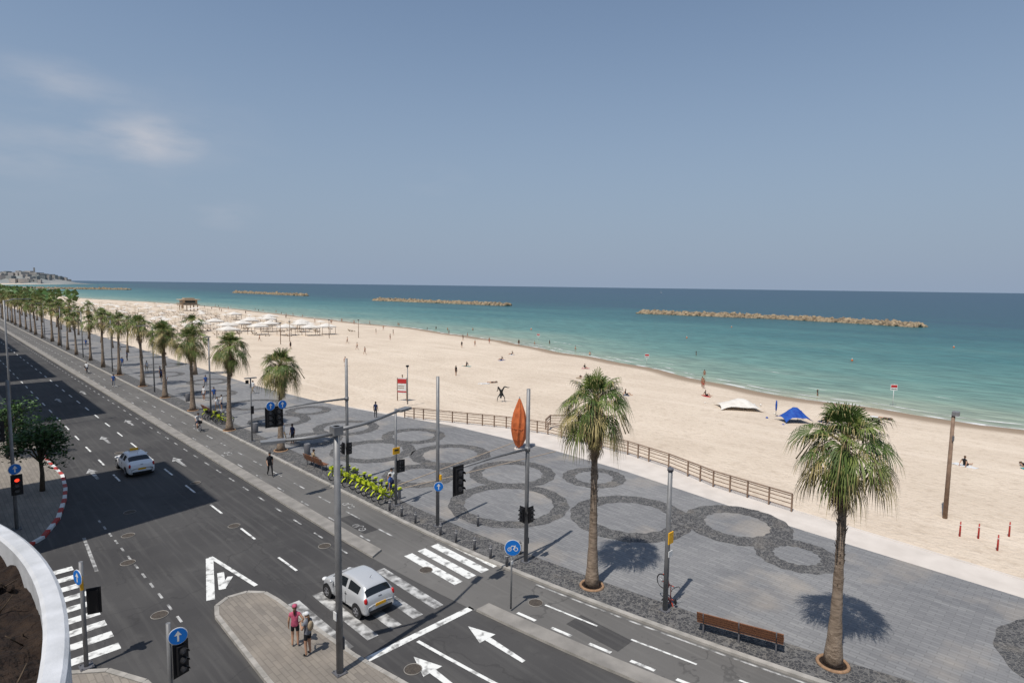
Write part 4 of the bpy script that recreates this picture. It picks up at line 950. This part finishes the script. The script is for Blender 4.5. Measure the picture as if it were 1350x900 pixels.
for i in range(2600):
    y=R.uniform(440,1500); x=R.uniform(32,min(72,S(y)-25)); s_=R.uniform(.6,1.6); p=Vector((x,y,R.uniform(1,7)))
    e1=Vector((R.gauss(0,1),R.gauss(0,1),R.gauss(0,.7))).normalized()*s_*1.6; e2=Vector((R.gauss(0,1),R.gauss(0,1),R.gauss(0,.7))).normalized()*s_*1.6
    mb.add([p-e1,p+e2,p+e1,p-e2],[(0,1,2,3)],M_g1 if R.random()<.6 else M_leaf)
mb.obj('distant_trees')
# ------------------------------------------------------------------ buildings beside the street
def building(x0,x1,y0,y1,h,name='apartment_building'):
    root=MB(); root.box(((x0+x1)/2,(y0+y1)/2,h/2),(x1-x0,y1-y0,h),M_facade); r=root.obj(name)
    mb=MB(); bal=MB(); fl=int(h/3.3)
    for f in range(fl):
        z=1.8+3.3*f; y=y0+1.6
        while y<y1-1.2:
            mb.box((x1+.01,y,z),(.06,1.5,1.6),M_glass); mb.box((x1+.05,y,z-.85),(.12,1.7,.08),M_white); y+=3.1
        if f: bal.box((x1+.5,(y0+y1)/2,z-1.2),(1.0,(y1-y0)*.5,.15),M_conc); bal.box((x1+.97,(y0+y1)/2,z-.7),(.05,(y1-y0)*.5,.9),M_conc)
    mb.obj('windows',parent=r); bal.obj('balconies',parent=r)
building(-16,-1.0,36.9,48.6,26.5); building(-16,-1.0,71.5,100,27.5); building(-16,-1.2,104,140,28); building(-16,-1,146,200,27); building(-16,-1,206,300,26)
building(-22,-5.5,-18,20,16.0,'hotel_building')
# curved balcony planter below-left of the camera
mb=MB(); cx,cy,Ro,Ri=-5.45,4.85,6.0,5.88; n=96; z0,z1=11.0,12.0
sec=[(Ro,z0),(Ro,z1-.015),(Ro-.02,z1),(Ri+.02,z1),(Ri,z1-.015),(Ri,z0+.3)]
vs=[];fs=[]
for k in range(n+1):
    a=-PI/2+PI*k/n
    for r,z in sec: vs.append((cx+r*math.cos(a),cy+r*math.sin(a),z))
q=len(sec)
for k in range(n):
    for j in range(q-1): fs.append((k*q+j,(k+1)*q+j,(k+1)*q+j+1,k*q+j+1))
mb.add(vs,fs,M_plaster,False); mb.disc((cx,cy,z0+.02),(0,0,1),Ro-.01,.04,M_plaster,96)
pl=mb.obj('balcony_planter')
mb=MB(); vs=[];fs=[];nr_=60;na=240
for i in range(nr_+1):
    r=Ri*(i/nr_)**.6
    for k in range(na+1):
        a=-PI/2+PI*k/na; x=cx+r*math.cos(a);y=cy+r*math.sin(a); vs.append((x,y,11.84+.06*mnoise.noise((x*3,y*3,0))+.06*mnoise.noise((x*11,y*11,2))))
for i in range(nr_):
    for k in range(na): w=i*(na+1)+k; fs.append((w,w+na+1,w+na+2,w+1))
mb.add(vs,fs,M_soil,True)
R=random.Random(4)
for i in range(420):
    a=R.uniform(-.9,.9); r=R.uniform(4.3,5.8); x=cx+r*math.cos(a);y=cy+r*math.sin(a); d=Vector((R.uniform(-1,1),R.uniform(-1,1),R.uniform(0,.8)))*.12
    mb.path([Vector((x,y,11.84)),Vector((x,y,11.88))+d],[.006,.003],M_tr2,3)
    if i%3==0:
        mb.sphere((x,y,11.86),(R.uniform(.02,.05),R.uniform(.02,.05),.025),M_soil,6,4)
mb.obj('soil',parent=pl)
# ------------------------------------------------------------------ light & sky
el_=math.radians(62); sd=Vector((0.984,0.176,0))
Ld=Vector((sd.x*math.cos(el_),sd.y*math.cos(el_),-math.sin(el_)))
sun=bpy.data.lights.new('sun','SUN'); sun.energy=4.0; sun.angle=math.radians(.53); sun.color=(1,.95,.88)
so=bpy.data.objects.new('sun',sun); col.objects.link(so); so.rotation_euler=Ld.to_track_quat('-Z','Y').to_euler(); so.location=(-30,-10,60)
w=bpy.data.worlds.new('World'); scene.world=w; w.use_nodes=True; nt=w.node_tree; N=nt.nodes; L=nt.links
bg=N['Background']; sky=N.new('ShaderNodeTexSky'); sky.sky_type='NISHITA'; sky.sun_disc=False; sky.sun_elevation=el_; sky.sun_rotation=math.atan2(-sd.x,-sd.y)%(2*PI)
sky.air_density=1.15; sky.dust_density=0.7; sky.ozone_density=2.2; sky.altitude=0
tc=N.new('ShaderNodeTexCoord')
# coastal haze: thickens towards the horizon
sx=N.new('ShaderNodeSeparateXYZ'); L.new(tc.outputs['Generated'],sx.inputs[0])
hz=N.new('ShaderNodeMapRange'); hz.interpolation_type='SMOOTHSTEP'; hz.inputs[1].default_value=-0.06; hz.inputs[2].default_value=0.5; hz.inputs[3].default_value=1.0; hz.inputs[4].default_value=0.22; L.new(sx.outputs[2],hz.inputs[0])
hmx=N.new('ShaderNodeMix'); hmx.data_type='RGBA'; L.new(hz.outputs[0],hmx.inputs[0]); L.new(sky.outputs[0],hmx.inputs[6]); hmx.inputs[7].default_value=(2.85,3.6,4.8,1)
nz=N.new('ShaderNodeTexNoise'); nz.inputs['Scale'].default_value=9; nz.inputs['Detail'].default_value=8
mp=N.new('ShaderNodeMapping'); mp.inputs['Scale'].default_value=(1,1,3.2); L.new(tc.outputs['Generated'],mp.inputs[0]); L.new(mp.outputs[0],nz.inputs['Vector'])
def blob(d,r):
    dt=N.new('ShaderNodeVectorMath'); dt.operation='DISTANCE'; mpp=N.new('ShaderNodeMapping'); mpp.inputs['Scale'].default_value=(1,1,2.2); L.new(tc.outputs['Generated'],mpp.inputs[0]); L.new(mpp.outputs[0],dt.inputs[0]); dv=Vector(d).normalized(); dt.inputs[1].default_value=(dv.x,dv.y,dv.z*2.2)
    mr=N.new('ShaderNodeMapRange'); mr.inputs[1].default_value=r; mr.inputs[2].default_value=0; L.new(dt.outputs['Value'],mr.inputs[0]); return mr.outputs[0]
acc=None
for d,r,s_ in [((222,914,187),.085,1.1),((216,916,195),.2,.3),((.13,.96,.25),.09,.45),((.33,.93,.10),.06,.5),((.1,.99,.16),.14,.35),((.6,.78,.17),.07,.2)]:
    o=blob(d,r); mm=N.new('ShaderNodeMath'); mm.operation='MULTIPLY'; mm.inputs[1].default_value=s_; L.new(o,mm.inputs[0]); o=mm.outputs[0]
    if acc is None: acc=o
    else:
        aa=N.new('ShaderNodeMath'); aa.operation='ADD'; L.new(acc,aa.inputs[0]); L.new(o,aa.inputs[1]); acc=aa.outputs[0]
mr=N.new('ShaderNodeMapRange'); mr.inputs[1].default_value=.40; mr.inputs[2].default_value=.72; L.new(nz.outputs[0],mr.inputs[0])
mm=N.new('ShaderNodeMath'); mm.operation='MULTIPLY'; mm.use_clamp=True; L.new(mr.outputs[0],mm.inputs[0]); L.new(acc,mm.inputs[1])
mx=N.new('ShaderNodeMix'); mx.data_type='RGBA'; L.new(mm.outputs[0],mx.inputs[0]); L.new(hmx.outputs[2],mx.inputs[6]); mx.inputs[7].default_value=(4.8,5.1,5.8,1)
L.new(mx.outputs[2],bg.inputs[0]); bg.inputs[1].default_value=0.1
# ------------------------------------------------------------------ camera
pitch=math.atan(73/780);yaw=math.radians(45);th=math.radians(.76)
d=Vector((math.sin(yaw)*math.cos(pitch),math.cos(yaw)*math.cos(pitch),-math.sin(pitch)))
r=Vector((math.cos(yaw),-math.sin(yaw),0));u=r.cross(d)
r2=r*math.cos(th)+u*math.sin(th);u2=-r*math.sin(th)+u*math.cos(th)
cam=bpy.data.cameras.new('camera'); cam.lens=20.8; cam.sensor_width=36; cam.clip_end=60000; cam.clip_start=.05
co=bpy.data.objects.new('camera',cam); col.objects.link(co)
M=Matrix((r2,u2,-d)).transposed().to_4x4(); M.translation=(0,0,14); co.matrix_world=M
scene.camera=co
scene.view_settings.view_transform='Standard'; scene.view_settings.look='None'; scene.view_settings.exposure=0
